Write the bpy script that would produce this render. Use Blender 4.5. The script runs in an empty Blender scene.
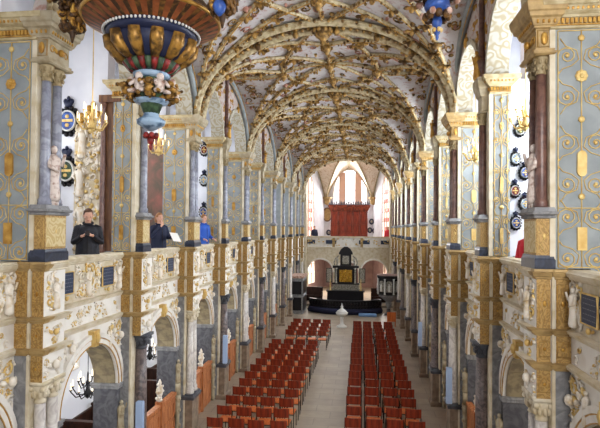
import bpy, bmesh, math, random
from mathutils import Vector, Matrix
PI = math.pi
sc = bpy.context.scene
COL = sc.collection
X0, HW = -1.07, 3.35            # nave axis, half width to the pier corners
L = 3.15                        # bay length
YL, YR = 6.55, 6.9              # first pier on either side
ORD = ['first', 'second', 'third', 'fourth', 'fifth', 'sixth', 'seventh', 'eighth', 'ninth', 'tenth', 'eleventh', 'twelfth',
       'thirteenth', 'fourteenth', 'fifteenth', 'sixteenth', 'seventeenth', 'eighteenth', 'nineteenth']

# ------------------------------------------------------------------ mesh builder
class MB:
    def __init__(s): s.v = []; s.f = []
    def box(s, x0, x1, y0, y1, z0, z1):
        b = len(s.v)
        s.v += [(x0,y0,z0),(x1,y0,z0),(x1,y1,z0),(x0,y1,z0),(x0,y0,z1),(x1,y0,z1),(x1,y1,z1),(x0,y1,z1)]
        s.f += [tuple(b+i for i in q) for q in ((0,3,2,1),(4,5,6,7),(0,1,5,4),(1,2,6,5),(2,3,7,6),(3,0,4,7))]
        return s
    def loft(s, x0, x1, y0, y1, prof):            # rectangles of growing overhang: prof = [(z, o)]
        b = len(s.v)
        for z, o in prof: s.v += [(x0-o,y0-o,z),(x1+o,y0-o,z),(x1+o,y1+o,z),(x0-o,y1+o,z)]
        n = len(prof)
        s.f.append((b+3,b+2,b+1,b)); e = b+4*(n-1); s.f.append((e,e+1,e+2,e+3))
        for k in range(n-1):
            p = b+4*k
            for j in range(4): s.f.append((p+j, p+(j+1)%4, p+4+(j+1)%4, p+4+j))
        return s
    def bar(s, x, o_in, y0, y1, prof):             # moulding running along y on a wall whose face is at x; prof = [(z, overhang towards -x)]
        b = len(s.v)
        n = len(prof)
        for y in (y0, y1):
            s.v += [(x-o, y, z) for z, o in prof] + [(x+o_in, y, prof[-1][0]), (x+o_in, y, prof[0][0])]
        m = n+2
        for k in range(m): s.f.append((b+k, b+(k+1)%m, b+m+(k+1)%m, b+m+k))
        s.f.append(tuple(b+m-1-k for k in range(m))); s.f.append(tuple(b+m+k for k in range(m)))
        return s
    def lathe(s, cx, cy, prof, n=14, ph=0.0, sx=1, sy=1):
        b = len(s.v)
        for r, z in prof:
            for k in range(n):
                a = ph+2*PI*k/n
                s.v.append((cx+r*sx*math.cos(a), cy+r*sy*math.sin(a), z))
        m = len(prof)
        for j in range(m-1):
            for k in range(n):
                s.f.append((b+j*n+k, b+j*n+(k+1)%n, b+(j+1)*n+(k+1)%n, b+(j+1)*n+k))
        s.f.append(tuple(b+n-1-k for k in range(n))); s.f.append(tuple(b+(m-1)*n+k for k in range(n)))
        return s
    def tube(s, pts, r, n=6, closed=False, flat=None):
        pts = [Vector(p) for p in pts]; m = len(pts); b = len(s.v)
        up = None
        for i, p in enumerate(pts):
            a = pts[(i-1) % m] if (closed or i > 0) else p
            c = pts[(i+1) % m] if (closed or i < m-1) else p
            t = (c-a); t = t.normalized() if t.length > 1e-9 else Vector((0,0,1))
            if up is None: up = Vector((0,0,1)) if abs(t.z) < .9 else Vector((0,1,0))
            sd = t.cross(up); sd = sd.normalized() if sd.length > 1e-6 else Vector((1,0,0)); up = sd.cross(t).normalized()
            rr = r[i] if isinstance(r, (list, tuple)) else r
            for k in range(n):
                q = 2*PI*k/n
                s.v.append(tuple(p + sd*rr*math.cos(q) + up*rr*(flat or 1)*math.sin(q)))
        for i in range(m if closed else m-1):
            j = (i+1) % m
            for k in range(n): s.f.append((b+i*n+k, b+i*n+(k+1)%n, b+j*n+(k+1)%n, b+j*n+k))
        if not closed:
            s.f.append(tuple(b+n-1-k for k in range(n))); s.f.append(tuple(b+(m-1)*n+k for k in range(n)))
        return s
    def blob(s, c, r, n=7, m=4, rot=0.0):
        rx, ry, rz = r if isinstance(r, (list, tuple)) else (r, r, r)
        b = len(s.v); ca, sa = math.cos(rot), math.sin(rot)
        def put(x, y, z):                              # rot turns about the x axis
            s.v.append((c[0]+x, c[1]+y*ca-z*sa, c[2]+y*sa+z*ca))
        put(0, 0, -rz)
        for j in range(1, m):
            t = PI*j/m
            for k in range(n): put(rx*math.sin(t)*math.cos(2*PI*k/n), ry*math.sin(t)*math.sin(2*PI*k/n), -rz*math.cos(t))
        put(0, 0, rz); e = len(s.v)-1
        for k in range(n):
            s.f.append((b, b+1+(k+1)%n, b+1+k)); s.f.append((e, e-n+k, e-n+(k+1)%n))
            for j in range(m-2):
                p = b+1+j*n
                s.f.append((p+k, p+(k+1)%n, p+n+(k+1)%n, p+n+k))
        return s
    def prism(s, poly, f0, f1):                        # poly: list of (u,w); f0, f1 map (u,w) to the two faces
        b = len(s.v); n = len(poly)
        s.v += [f0(*p) for p in poly] + [f1(*p) for p in poly]
        s.f.append(tuple(b+n-1-k for k in range(n))); s.f.append(tuple(b+n+k for k in range(n)))
        for k in range(n): s.f.append((b+k, b+(k+1)%n, b+n+(k+1)%n, b+n+k))
        return s
    def ring(s, x0, x1, cy, cz, r0, r1, a0=0.0, a1=PI, n=20):      # archivolt in the y,z plane
        b = len(s.v)
        for k in range(n+1):
            a = a0+(a1-a0)*k/n; c, d = math.cos(a), math.sin(a)
            s.v += [(x0,cy+r0*c,cz+r0*d),(x0,cy+r1*c,cz+r1*d),(x1,cy+r1*c,cz+r1*d),(x1,cy+r0*c,cz+r0*d)]
        for k in range(n):
            p = b+4*k
            for j in range(4): s.f.append((p+j, p+4+j, p+4+(j+1)%4, p+(j+1)%4))
        s.f.append((b,b+1,b+2,b+3)); e = b+4*n; s.f.append((e+3,e+2,e+1,e))
        return s
    def spiral(s, x, cy, cz, r0, turns, a0, sgn, rad, n=12):
        pts = []; rr = []
        for k in range(n+1):
            t = k/n; a = a0+sgn*turns*2*PI*t; r = r0*(1-.82*t)
            pts.append((x, cy+r*math.cos(a), cz+r*math.sin(a))); rr.append(rad*(1-.4*t))
        return s.tube(pts, rr, 4)

def mesh(name, mb, mat, side=1, smooth=False):
    me = bpy.data.meshes.new(name)
    v = [(side*x, y, z) for x, y, z in mb.v] if side < 0 else mb.v
    me.from_pydata(v, [], mb.f); 
    bm = bmesh.new(); bm.from_mesh(me); bmesh.ops.recalc_face_normals(bm, faces=bm.faces); bm.to_mesh(me); bm.free()
    me.materials.append(mat)
    if smooth: me.polygons.foreach_set('use_smooth', [True]*len(me.polygons))
    return me
def part(name, me, parent=None, loc=(0,0,0), rz=0, kind=None, label=None):
    if name in ('white_relief','gilt_relief','gilt_beading','gilt_scroll','dark_foliage','gilt_foliage','dentil_trim') and parent is not None: kind = 'stuff'
    o = bpy.data.objects.new(name, me); COL.objects.link(o)
    o.location = loc; o.rotation_euler = (0,0,rz)
    if parent is not None: o.parent = parent
    if kind: o['kind'] = kind
    if label: o['label'] = label
    return o
def tag(o, label, cat, group=None):
    o['label'] = label; o['category'] = cat
    if group: o['group'] = group
    return o
def thing(name, label, cat, loc=(0,0,0), rz=0, group=None):
    o = bpy.data.objects.new(name, None); COL.objects.link(o)
    o.location = loc; o.rotation_euler = (0,0,rz); o.empty_display_size = .1
    return tag(o, label, cat, group)
def struct(name, mb, mat, loc=(0,0,0), side=1, smooth=False):
    return part(name, mesh(name, mb, mat, side, smooth), None, loc, 0, 'structure')
CACHE = {}
def cached(key, fn, mat, smooth=False):                # key[-1] is the side
    if key not in CACHE: CACHE[key] = mesh(key[0], fn(), mat, key[-1], smooth)
    return CACHE[key]

# ------------------------------------------------------------------ materials
def lin(c): return tuple(((x/255)/12.92 if x/255 <= .04045 else ((x/255+.055)/1.055)**2.4) for x in c)+(1,)
def mat(name, rgb, rough=.6, metal=0.0, rgb2=None, kind=None, scale=6.0, lo=.4, hi=.6, bump=0.0, emit=0.0, spec=.3):
    m = bpy.data.materials.new(name); m.use_nodes = True
    nt = m.node_tree; N = nt.nodes; K = nt.links
    b = N['Principled BSDF']; b.inputs['Roughness'].default_value = rough; b.inputs['Metallic'].default_value = metal
    b.inputs['Specular IOR Level'].default_value = spec
    b.inputs['Base Color'].default_value = lin(rgb)
    if rgb2 is not None:
        tc = N.new('ShaderNodeTexCoord'); mp = N.new('ShaderNodeMapping'); K.new(tc.outputs['Object'], mp.inputs['Vector'])
        mp.inputs['Scale'].default_value = (scale,)*3
        rp = N.new('ShaderNodeValToRGB'); el = rp.color_ramp.elements
        el[0].color = lin(rgb); el[0].position = lo; el[1].color = lin(rgb2); el[1].position = hi
        if kind == 'scroll':                            # arabesque: contour lines of a smooth noise
            t = N.new('ShaderNodeTexNoise'); t.inputs['Scale'].default_value = 1; t.inputs['Detail'].default_value = .6
            K.new(mp.outputs[0], t.inputs['Vector'])
            a = N.new('ShaderNodeMath'); a.operation = 'MULTIPLY'; a.inputs[1].default_value = 9.0; K.new(t.outputs[0], a.inputs[0])
            f = N.new('ShaderNodeMath'); f.operation = 'PINGPONG'; f.inputs[1].default_value = 1.0; K.new(a.outputs[0], f.inputs[0])
            src = f.outputs[0]
        elif kind == 'voronoi':
            t = N.new('ShaderNodeTexVoronoi'); t.inputs['Scale'].default_value = 1; K.new(mp.outputs[0], t.inputs['Vector']); src = t.outputs['Distance']
        elif kind == 'marble':
            t = N.new('ShaderNodeTexNoise'); t.inputs['Scale'].default_value = 1; t.inputs['Detail'].default_value = 5; t.inputs['Distortion'].default_value = 2.2
            K.new(mp.outputs[0], t.inputs['Vector']); src = t.outputs[0]
        elif kind == 'wood':
            mp.inputs['Scale'].default_value = (scale*3, scale*3, scale*.4)
            t = N.new('ShaderNodeTexNoise'); t.inputs['Scale'].default_value = 1; t.inputs['Detail'].default_value = 4
            K.new(mp.outputs[0], t.inputs['Vector']); src = t.outputs[0]
        else:
            t = N.new('ShaderNodeTexNoise'); t.inputs['Scale'].default_value = 1; t.inputs['Detail'].default_value = 3
            K.new(mp.outputs[0], t.inputs['Vector']); src = t.outputs[0]
        K.new(src, rp.inputs[0]); K.new(rp.outputs[0], b.inputs['Base Color'])
        if bump:
            bp = N.new('ShaderNodeBump'); bp.inputs['Strength'].default_value = bump; bp.inputs['Distance'].default_value = .02
            K.new(src, bp.inputs['Height']); K.new(bp.outputs[0], b.inputs['Normal'])
    if emit:
        b.inputs['Emission Color'].default_value = lin(rgb); b.inputs['Emission Strength'].default_value = emit
    return m
M = {}
M['blue'] = mat('blue_grey_panel', (132,139,140), .55, 0, (148,154,155), 'noise', 3)
M['entab'] = mat('grey_gilt_stone', (176,164,138), .6, 0, (140,124,92), 'noise', 6, .4, .7)
M['capital'] = mat('gilt_grey_capital', (168,152,118), .55, .1, (128,108,70), 'noise', 12, .4, .7)
M['capstone'] = mat('tan_grey_capital_stone', (190,176,140), .6, 0, (158,138,96), 'noise', 7, .4, .7)
M['oldgold'] = mat('old_gilding', (172,128,58), .4, .3, (78,56,30), 'noise', 11, .4, .62)
M['gold'] = mat('gilding', (204,160,78), .38, .35, (160,112,44), 'noise', 9, .35, .7)
M['palegold'] = mat('pale_gilding', (222,196,130), .45, .2, (196,156,84), 'noise', 8, .35, .7)
M['soffit'] = mat('ornate_soffit_stone', (186,182,168), .6, 0, (164,152,124), 'scroll', 5, .3, .8)
M['greycream'] = mat('grey_cream_stone', (186,182,170), .6, 0, (150,140,118), 'noise', 5, .42, .7)
M['cream'] = mat('cream_stone', (214,204,182), .65, 0, (188,170,132), 'noise', 5, .4, .75)
M['litface'] = mat('lit_pedestal_face', (206,188,142), .55, .05, (186,160,104), 'scroll', 8, .3, .8)  # paler tan for the pedestals' nave face: its light is painted in
M['plinth'] = mat('brown_stone_plinth', (146,128,108), .6, 0, (120,104,88), 'noise', 5)
M['panelbg'] = mat('parapet_ground', (206,196,176), .7, 0, (182,166,134), 'noise', 6, .4, .7)
M['white'] = mat('white_stucco', (226,222,214), .7, 0, (206,198,184), 'noise', 4, .45, .8)
M['relief'] = mat('relief_stucco', (226,218,204), .6, 0, (198,172,124), 'noise', 7, .5, .72)
M['tan'] = mat('tan_gilded_panel', (182,148,90), .5, .1, (152,120,70), 'scroll', 14, .35, .6)
M['tanplain'] = mat('tan_moulding', (178,150,100), .5, .1, (140,114,74), 'noise', 8, .4, .7)
M['greystone'] = mat('grey_stone', (150,150,150), .6, 0, (122,122,124), 'marble', 4)
M['midtan'] = mat('coffered_tan_stone', (152,138,108), .6, 0, (120,108,88), 'noise', 6)
M['midstone'] = mat('mid_grey_stone', (104,104,108), .55, 0, (82,82,88), 'marble', 4)
M['darkstone'] = mat('dark_grey_stone', (84,86,92), .5, 0, (62,64,70), 'noise', 5)
M['black'] = mat('black_marble', (30,36,52), .3, 0, (52,60,80), 'marble', 6, .45, .7, spec=.5)
M['shaft'] = mat('blue_grey_marble', (150,154,168), .35, 0, (120,122,136), 'marble', 5, spec=.5)
M['redshaft'] = mat('brown_red_marble', (120,88,76), .35, 0, (92,64,58), 'marble', 5, spec=.5)
M['marble'] = mat('mottled_marble', (122,108,104), .35, 0, (74,66,66), 'marble', 7, .35, .65, spec=.5)
M['whiteshaft'] = mat('white_marble', (206,200,192), .4, 0, (172,164,158), 'marble', 4, spec=.5)
M['wall'] = mat('white_wall', (228,230,236), .8, 0, (214,216,224), 'noise', 1.2)
M['vault'] = mat('painted_vault', (188,183,182), .75, 0, (160,122,108), 'noise', 8, .52, .72)
M['lunette'] = mat('painted_lunette', (190,180,172), .75, 0, (162,116,100), 'noise', 8, .46, .7)
M['rib'] = mat('vault_rib_stone', (192,178,144), .6, 0, (140,118,78), 'noise', 9, .42, .66)
M['stucco'] = mat('gilt_stucco', (186,146,80), .45, .25, (84,60,32), 'noise', 7, .36, .6)
M['pinkst'] = mat('flesh_stucco', (206,176,160), .6, 0, (150,110,92), 'noise', 9)
M['pinkst2'] = mat('pink_stucco', (184,136,120), .6, 0, (140,96,76), 'noise', 9)
M['palest'] = mat('pale_painted_stucco', (214,200,190), .5, 0, (150,116,100), 'noise', 14, .48, .7)
M['wood'] = mat('red_brown_wood', (134,48,24), .4, 0, (98,34,16), 'wood', 5, spec=.4)
M['seat'] = mat('orange_plywood', (206,112,52), .45, 0, (180,90,40), 'wood', 5)
M['metal'] = mat('dark_metal', (40,34,34), .4, .6)
M['pew'] = mat('carved_oak', (190,124,80), .5, 0, (146,86,50), 'wood', 6)
M['darkpew'] = mat('dark_pew_wood', (66,38,28), .5, 0, (44,26,20), 'wood', 4)
M['mahog'] = mat('mahogany', (124,56,38), .4, 0, (84,36,26), 'wood', 3)
M['slate'] = mat('slate_plaque', (46,56,78), .5, 0, (66,76,98), 'noise', 30, .55, .75)
M['inscr'] = mat('worn_lettering', (112,116,124), .6)
M['bluepaint'] = mat('blue_enamel', (60,96,170), .35, 0, (40,62,120), 'noise', 6)
M['navy'] = mat('navy_paint', (34,40,66), .4)
M['red'] = mat('red_paint', (140,40,36), .45, 0, (84,30,28), 'noise', 14)
M['green'] = mat('green_paint', (70,92,64), .45, 0, (40,56,40), 'noise', 14)
M['orange'] = mat('orange_slat', (156,88,48), .5, 0, (116,64,36), 'noise', 6)
M['porcelain'] = mat('pale_blue_enamel', (150,174,196), .35, 0, (80,104,128), 'noise', 9, .45, .6)
M['darkfol'] = mat('dark_gilt_foliage', (70,50,34), .5, .2, (140,100,48), 'noise', 12, .45, .7)
M['silver'] = mat('silver_relief', (168,166,156), .35, .5, (120,116,104), 'noise', 12)
M['goldrel'] = mat('altar_gold', (214,168,60), .35, .5, (120,80,20), 'noise', 14, .35, .65)
M['ebony'] = mat('ebony', (26,24,28), .35)
M['navycloth'] = mat('navy_carpet', (34,36,60), .9)
M['bluecloth'] = mat('light_blue_cloth', (120,160,214), .8)
M['silverlight'] = mat('font_marble', (212,212,208), .35, .1)
M['pinkwall'] = mat('pink_brown_plaster', (150,124,118), .8, 0, (136,110,106), 'noise', 1.5)
M['apse'] = mat('apse_vault_plaster', (220,206,186), .75, 0, (196,170,140), 'scroll', 2.0, .6, .98)
M['skin'] = mat('skin', (206,158,134), .5)
M['lips'] = mat('lips', (160,92,84), .5)
M['eye'] = mat('eye', (30,26,26), .3)
M['coat'] = mat('black_coat', (34,34,42), .6, 0, (24,24,30), 'noise', 10)
M['navycoat'] = mat('navy_coat', (30,36,60), .7)
M['bluecoat'] = mat('bright_blue_jacket', (36,84,176), .6)
M['palecoat'] = mat('pale_blue_jacket', (150,170,200), .7)
M['redcoat'] = mat('red_jacket', (196,34,52), .6)
M['trousers'] = mat('dark_trousers', (44,44,54), .7)
M['hair'] = mat('brown_hair', (88,62,46), .6)
M['fairhair'] = mat('fair_hair', (150,104,66), .6)
M['darkhair'] = mat('dark_hair', (52,40,36), .6)
M['paper'] = mat('paper', (236,234,228), .7)
M['paint'] = mat('dark_painting', (96,84,70), .5, 0, (150,96,84), 'marble', 1.6, .35, .7)
M['frame'] = mat('dark_frame', (84,58,44), .45, 0, (120,84,56), 'wood', 6)
M['chblack'] = mat('black_iron', (30,30,34), .4, .5)
M['bulb'] = mat('candle_bulb', (255,236,200), .5, emit=1.5)
M['glass'] = mat('daylit_glass', (244,244,250), .3, emit=1.9)
M['redglass'] = mat('red_glass', (224,84,84), .3, emit=.75)
M['pinkglass'] = mat('pink_glass', (255,236,226), .3, emit=1.3)
M['mullion'] = mat('pinkish_mullion', (196,164,148), .7)
M['crest'] = mat('organ_cresting', (92,92,104), .5, .2)
# floor: stone flags
fm = mat('stone_flags', (176,164,146), .45, spec=.4); nt = fm.node_tree
tc = nt.nodes.new('ShaderNodeTexCoord'); br = nt.nodes.new('ShaderNodeTexBrick'); ns = nt.nodes.new('ShaderNodeTexNoise')
br.inputs['Scale'].default_value = 1.0; br.inputs['Brick Width'].default_value = .9; br.inputs['Row Height'].default_value = .55; br.inputs['Mortar Size'].default_value = .012
br.inputs['Color1'].default_value = lin((168,154,134)); br.inputs['Color2'].default_value = lin((156,143,126)); br.inputs['Mortar'].default_value = lin((140,130,118))
nt.links.new(tc.outputs['Object'], br.inputs['Vector'])
ns.inputs['Scale'].default_value = 2.0; ns.inputs['Detail'].default_value = 5; nt.links.new(tc.outputs['Object'], ns.inputs['Vector'])
mx = nt.nodes.new('ShaderNodeMix'); mx.data_type = 'RGBA'; mx.blend_type = 'MULTIPLY'; mx.inputs[0].default_value = .45
nt.links.new(br.outputs['Color'], mx.inputs[6]); nt.links.new(ns.outputs['Color'], mx.inputs[7]); 
bw = nt.nodes.new('ShaderNodeRGBToBW'); nt.links.new(ns.outputs['Color'], bw.inputs[0]); rp = nt.nodes.new('ShaderNodeValToRGB')
rp.color_ramp.elements[0].color = (.55,.55,.55,1); rp.color_ramp.elements[0].position = .35; rp.color_ramp.elements[1].color = (1,1,1,1); rp.color_ramp.elements[1].position = .6
nt.links.new(bw.outputs[0], rp.inputs[0]); nt.links.new(rp.outputs[0], mx.inputs[7]); nt.links.new(mx.outputs[2], nt.nodes['Principled BSDF'].inputs['Base Color'])
M['floor'] = fm

# ------------------------------------------------------------------ ornament
def figure(mb, x, y, z, h, tx=0):                      # a small standing carved figure
    mb.lathe(x, y, [(.11*h,z),(.13*h,z+.08*h),(.10*h,z+.4*h),(.12*h,z+.6*h),(.13*h,z+.74*h),(.05*h,z+.84*h)], 8)
    mb.blob((x-.01*h, y, z+.92*h), (.065*h,.06*h,.08*h))
    mb.tube([(x,y-.12*h,z+.78*h),(x-.06*h,y-.19*h,z+.6*h),(x-.14*h,y-.08*h,z+.52*h)], [.05*h,.042*h,.03*h], 5)
    mb.tube([(x,y+.12*h,z+.78*h),(x-.05*h,y+.2*h,z+.64*h),(x-.12*h,y+.16*h,z+.86*h)], [.05*h,.042*h,.03*h], 5)
def cherub(mb, x, y, z, r):
    mb.blob((x-r*.5, y, z), (r*.8, r*.8, r), 7, 5)
    mb.blob((x, y-1.6*r, z+.1*r), (r*.35, r*1.1, r*.55), 6, 4, -.5)
    mb.blob((x, y+1.6*r, z+.1*r), (r*.35, r*1.1, r*.55), 6, 4, .5)
def relief(wh, go, x, y0, y1, z0, z1, n, seed, skip=()):
    R = random.Random(seed); hh = (z1-z0)
    for k in range(n):
        y = R.uniform(y0, y1); z = R.uniform(z0, z1); rr = R.uniform(.09, .2)*hh
        y = min(max(y, y0+rr), y1-rr) if y1-y0 > 2*rr else (y0+y1)/2
        z = min(max(z, z0+rr), z1-rr)
        if any(a-rr*.6 < y < b+rr*.6 and c-rr*.6 < z < d+rr*.6 for a, b, c, d in skip): continue
        t = wh if R.random() < .68 else go
        t.spiral(x, y, z, rr, R.uniform(.9,1.4), R.uniform(0, 6.28), R.choice((-1,1)), R.uniform(.026,.044)*min(hh,.7))
        for j in range(3):
            a = R.uniform(0, 6.28); t2 = wh if R.random() < .7 else go
            t2.blob((x, y+rr*math.cos(a), z+rr*math.sin(a)), (.022, .075*hh, .032*hh), 6, 4, R.uniform(0, 3.1))

# ------------------------------------------------------------------ gallery piers
def shaft_fn(w): return lambda: MB().box(.2, .2+w, 0, .56, 5.08, 8.24).box(.67, .2+max(w,.6), 0, .56, 4.17, 5.08)
def panel_orn(w):
    def fn():
        mb = MB(); c = .2+w/2+.02; k = w/.7; y = -.006
        def sp(cx, cz, r, turns, a0, sg, rad): 
            pts = []; n = 14
            for i in range(n+1):
                t = i/n; a = a0+sg*turns*2*PI*t; rr = r*(1-.8*t)
                pts.append((cx+rr*math.cos(a), y, cz+rr*math.sin(a)))
            mb.tube(pts, rad*.9, 4, flat=.7)
        fx0, fx1 = .27, .2+w-.05
        for x in (fx0, fx1): mb.box(x-.006, x+.006, -.012, 0, 5.1, 8.2)
        for z in (5.1, 5.87, 8.2): mb.box(fx0, fx1, -.012, 0, z-.006, z+.006)
        mb.box(c-.006, c+.006, -.012, 0, 5.1, 8.2)
        for z0 in (5.1+.38, 6.45, 7.6):
            for sx in (-1, 1):
                for sz in (-1, 1):
                    sp(c+sx*.18*k, z0+sz*.27, .125*k, 1.5, PI/2*(1-sx)+0, sx*sz, .009)
                    mb.tube([(c+sx*.30*k, y, z0+sz*.02), (c+sx*.24*k, y, z0+sz*.10), (c+sx*.12*k, y, z0+sz*.14), (c+sx*.03, y, z0+sz*.22), (c+sx*.06*k, y, z0+sz*.34), (c+sx*.2*k, y, z0+sz*.40), (c+sx*.27*k, y, z0+sz*.5)], .007, 4)
        for z0 in (6.02, 7.03, 8.1): mb.blob((c, -.01, z0), (.045, .02, .045), 8, 4)
        for z0 in (5.48, 6.45, 7.6):
            for sx in (-1, 1):
                for sz in (-1, 1): mb.blob((c+sx*.18*k, -.008, z0+sz*.27), (.028*k,.014,.028), 6, 4); mb.blob((c+sx*.29*k, -.006, z0+sz*.05), (.016,.01,.016), 5, 4)
        return mb
    return fn
def panel_plate(w, q):
    def fn():
        mb = MB(); c = .2+w/2+.02; k = w/.7
        if q == 0: return mb.box(c-.06*k, c+.06*k, -.03, 0, 5.32, 5.62)
        n = 16; poly = [(c+.062*k*math.cos(2*PI*i/n), 6.45+(.1 if math.sin(2*PI*i/n+.01) > 0 else -.1)+.07*math.sin(2*PI*i/n)) for i in range(n)]
        mb.prism(poly, lambda u, v: (u, -.03, v), lambda u, v: (u, 0, v))
        if q == 1: return mb
        mb = MB()
        for i in range(8):
            a = 2*PI*i/8; mb.blob((c+.05*k*math.cos(a), -.012, 7.6+.05*math.sin(a)), (.035*k, .018, .035), 6, 4)
        mb.blob((c, -.02, 7.6), (.035*k, .03, .035), 8, 4)
        return mb
    return fn
def cap_fn(w): return lambda: MB().loft(.2, .2+w, 0, .56, [(8.22,.0),(8.23,.03),(8.255,.03),(8.26,.015),(8.36,.015),(8.37,.04),(8.40,.05),(8.43,.10),(8.49,.13),(8.50,.16),(8.57,.17)])
def capband_fn(w):
    def fn():
        mb = MB()
        n = int((w+.1)/.06)
        for i in range(n):
            x = .2-.02+(w+.04)*(i+.5)/n; mb.box(x-.017, x+.017, -.05, -.012, 8.29, 8.355)
        for i in range(int(.56/.07)):
            y = .03+i*.07; mb.box(.2-.05, .2-.012, y-.017, y+.017, 8.29, 8.355)
        mb.box(.17, .2+w+.03, -.035, -.02, 8.265, 8.28)
        for i in range(n):                                     # egg row under the corona
            x = .2-.06+(w+.12)*(i+.5)/n; mb.blob((x, -.115, 8.46), (.02, .015, .024), 5, 4)
        for i in range(8): mb.blob((.085, -.02+i*.085, 8.46), (.015, .02, .024), 5, 4)
        return mb
    return fn
PX = lambda q: (0, .2, 0, .5) if q else (.03, .2, .08, .42)
ped_base = lambda q: lambda: MB().loft(*PX(q), [(5.073,.03),(5.19,.03),(5.21,.02),(5.25,.012)])
ped_die = lambda q: lambda: MB().box(*PX(q), 5.25, 5.735)
ped_face = lambda q: lambda: MB().box(PX(q)[0]-.006, PX(q)[0], PX(q)[2]+.02, PX(q)[3]-.02, 5.28, 5.70)
ped_cap = lambda q: lambda: MB().loft(*PX(q), [(5.73,.0),(5.74,.03),(5.76,.04),(5.77,.02),(5.79,.06),(5.82,.07),(5.825,.04),(5.88,.02)])
def ped_orn():
    mb = MB()
    mb.spiral(-.002, .14, 5.5, .09, 1.2, 0, 1, .005); mb.spiral(-.002, .36, 5.5, .09, 1.2, PI, -1, .005)
    mb.tube([(-.004,.03,5.28),(-.004,.47,5.28),(-.004,.47,5.70),(-.004,.03,5.70)], .004, 4, True)
    mb.tube([(.02,-.004,5.28),(.18,-.004,5.28),(.18,-.004,5.70),(.02,-.004,5.70)], .004, 4, True)
    mb.tube([(.1,-.004,5.3),(.05,-.004,5.38),(.1,-.004,5.46),(.15,-.004,5.54),(.1,-.004,5.62),(.06,-.004,5.68)], .005, 4)
    mb.blob((.1,-.002,5.5), (.025,.008,.04)); mb.blob((-.002,.25,5.5), (.008,.03,.04))
    return mb
def col_fn():
    return MB().lathe(0, 0, [(.098,5.88),(.098,5.91),(.088,5.92),(.096,5.945),(.085,5.97),(.072,5.99),(.074,6.4),(.070,7.0),(.062,7.67)], 14)
def colcap_fn():
    mb = MB().lathe(0, 0, [(.066,7.66),(.072,7.68),(.064,7.70),(.07,7.76),(.1,7.86),(.1,7.89)], 12)
    for r, z, n in ((.078,7.74,8),(.095,7.82,8)):
        for k in range(n):
            a = 2*PI*(k+.5*(r>.08))/n; mb.blob((r*math.cos(a), r*math.sin(a), z), (.02,.02,.035), 5, 4)
    return mb
def ent_fn(q): return lambda: MB().loft(0 if q else .05, .2, 0 if q else .1, .5 if q else .4, [(7.89,.02),(7.91,.045),(7.935,.05),(7.945,.025),(7.97,.03),(7.98,.0),(8.24,.0),(8.25,.03),(8.27,.035),(8.28,.05),(8.36,.08),(8.38,.11),(8.43,.12),(8.45,.14),(8.55,.16),(8.57,.16)] if q else [(7.89,.01),(7.92,.03),(7.94,.0),(8.2,.0),(8.24,.03),(8.34,.05),(8.38,.07),(8.5,.09),(8.57,.09)])
def ent_orn():
    mb = MB(); cherub(mb, -.01, .25, 8.11, .055)
    mb.spiral(-.004, .09, 8.11, .07, 1.2, 0, 1, .012); mb.spiral(-.004, .41, 8.11, .07, 1.2, PI, -1, .012)
    mb.blob((.1, -.01, 8.11), (.05,.02,.09)); mb.tube([(.02,-.004,8.0),(.18,-.004,8.0),(.18,-.004,8.22),(.02,-.004,8.22)], .008, 4, True)
    for k in range(9): mb.blob((-.065, .0+k*.06, 8.32), (.02,.02,.03), 5, 4)
    for k in range(4): mb.blob((.0+k*.07, -.065, 8.32), (.02,.02,.03), 5, 4)
    return mb
def statue_fn():
    mb = MB(); mb.box(.0,.12,.19,.31,5.88,5.94); figure(mb, .06, .25, 5.94, .82); return mb
def bust_fn():                                             # gilded bracket figure standing on the capital
    mb = MB(); figure(mb, .12, .4, 8.57, .62)
    for k in range(6): mb.blob((.08, .4+.09*math.cos(k), 8.62+.05*k), (.06,.06,.06), 6, 4)
    return mb
def pilaster_strip(w): return lambda: MB().box(.165, .235, -.015, .575, 5.08, 8.22)

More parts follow.
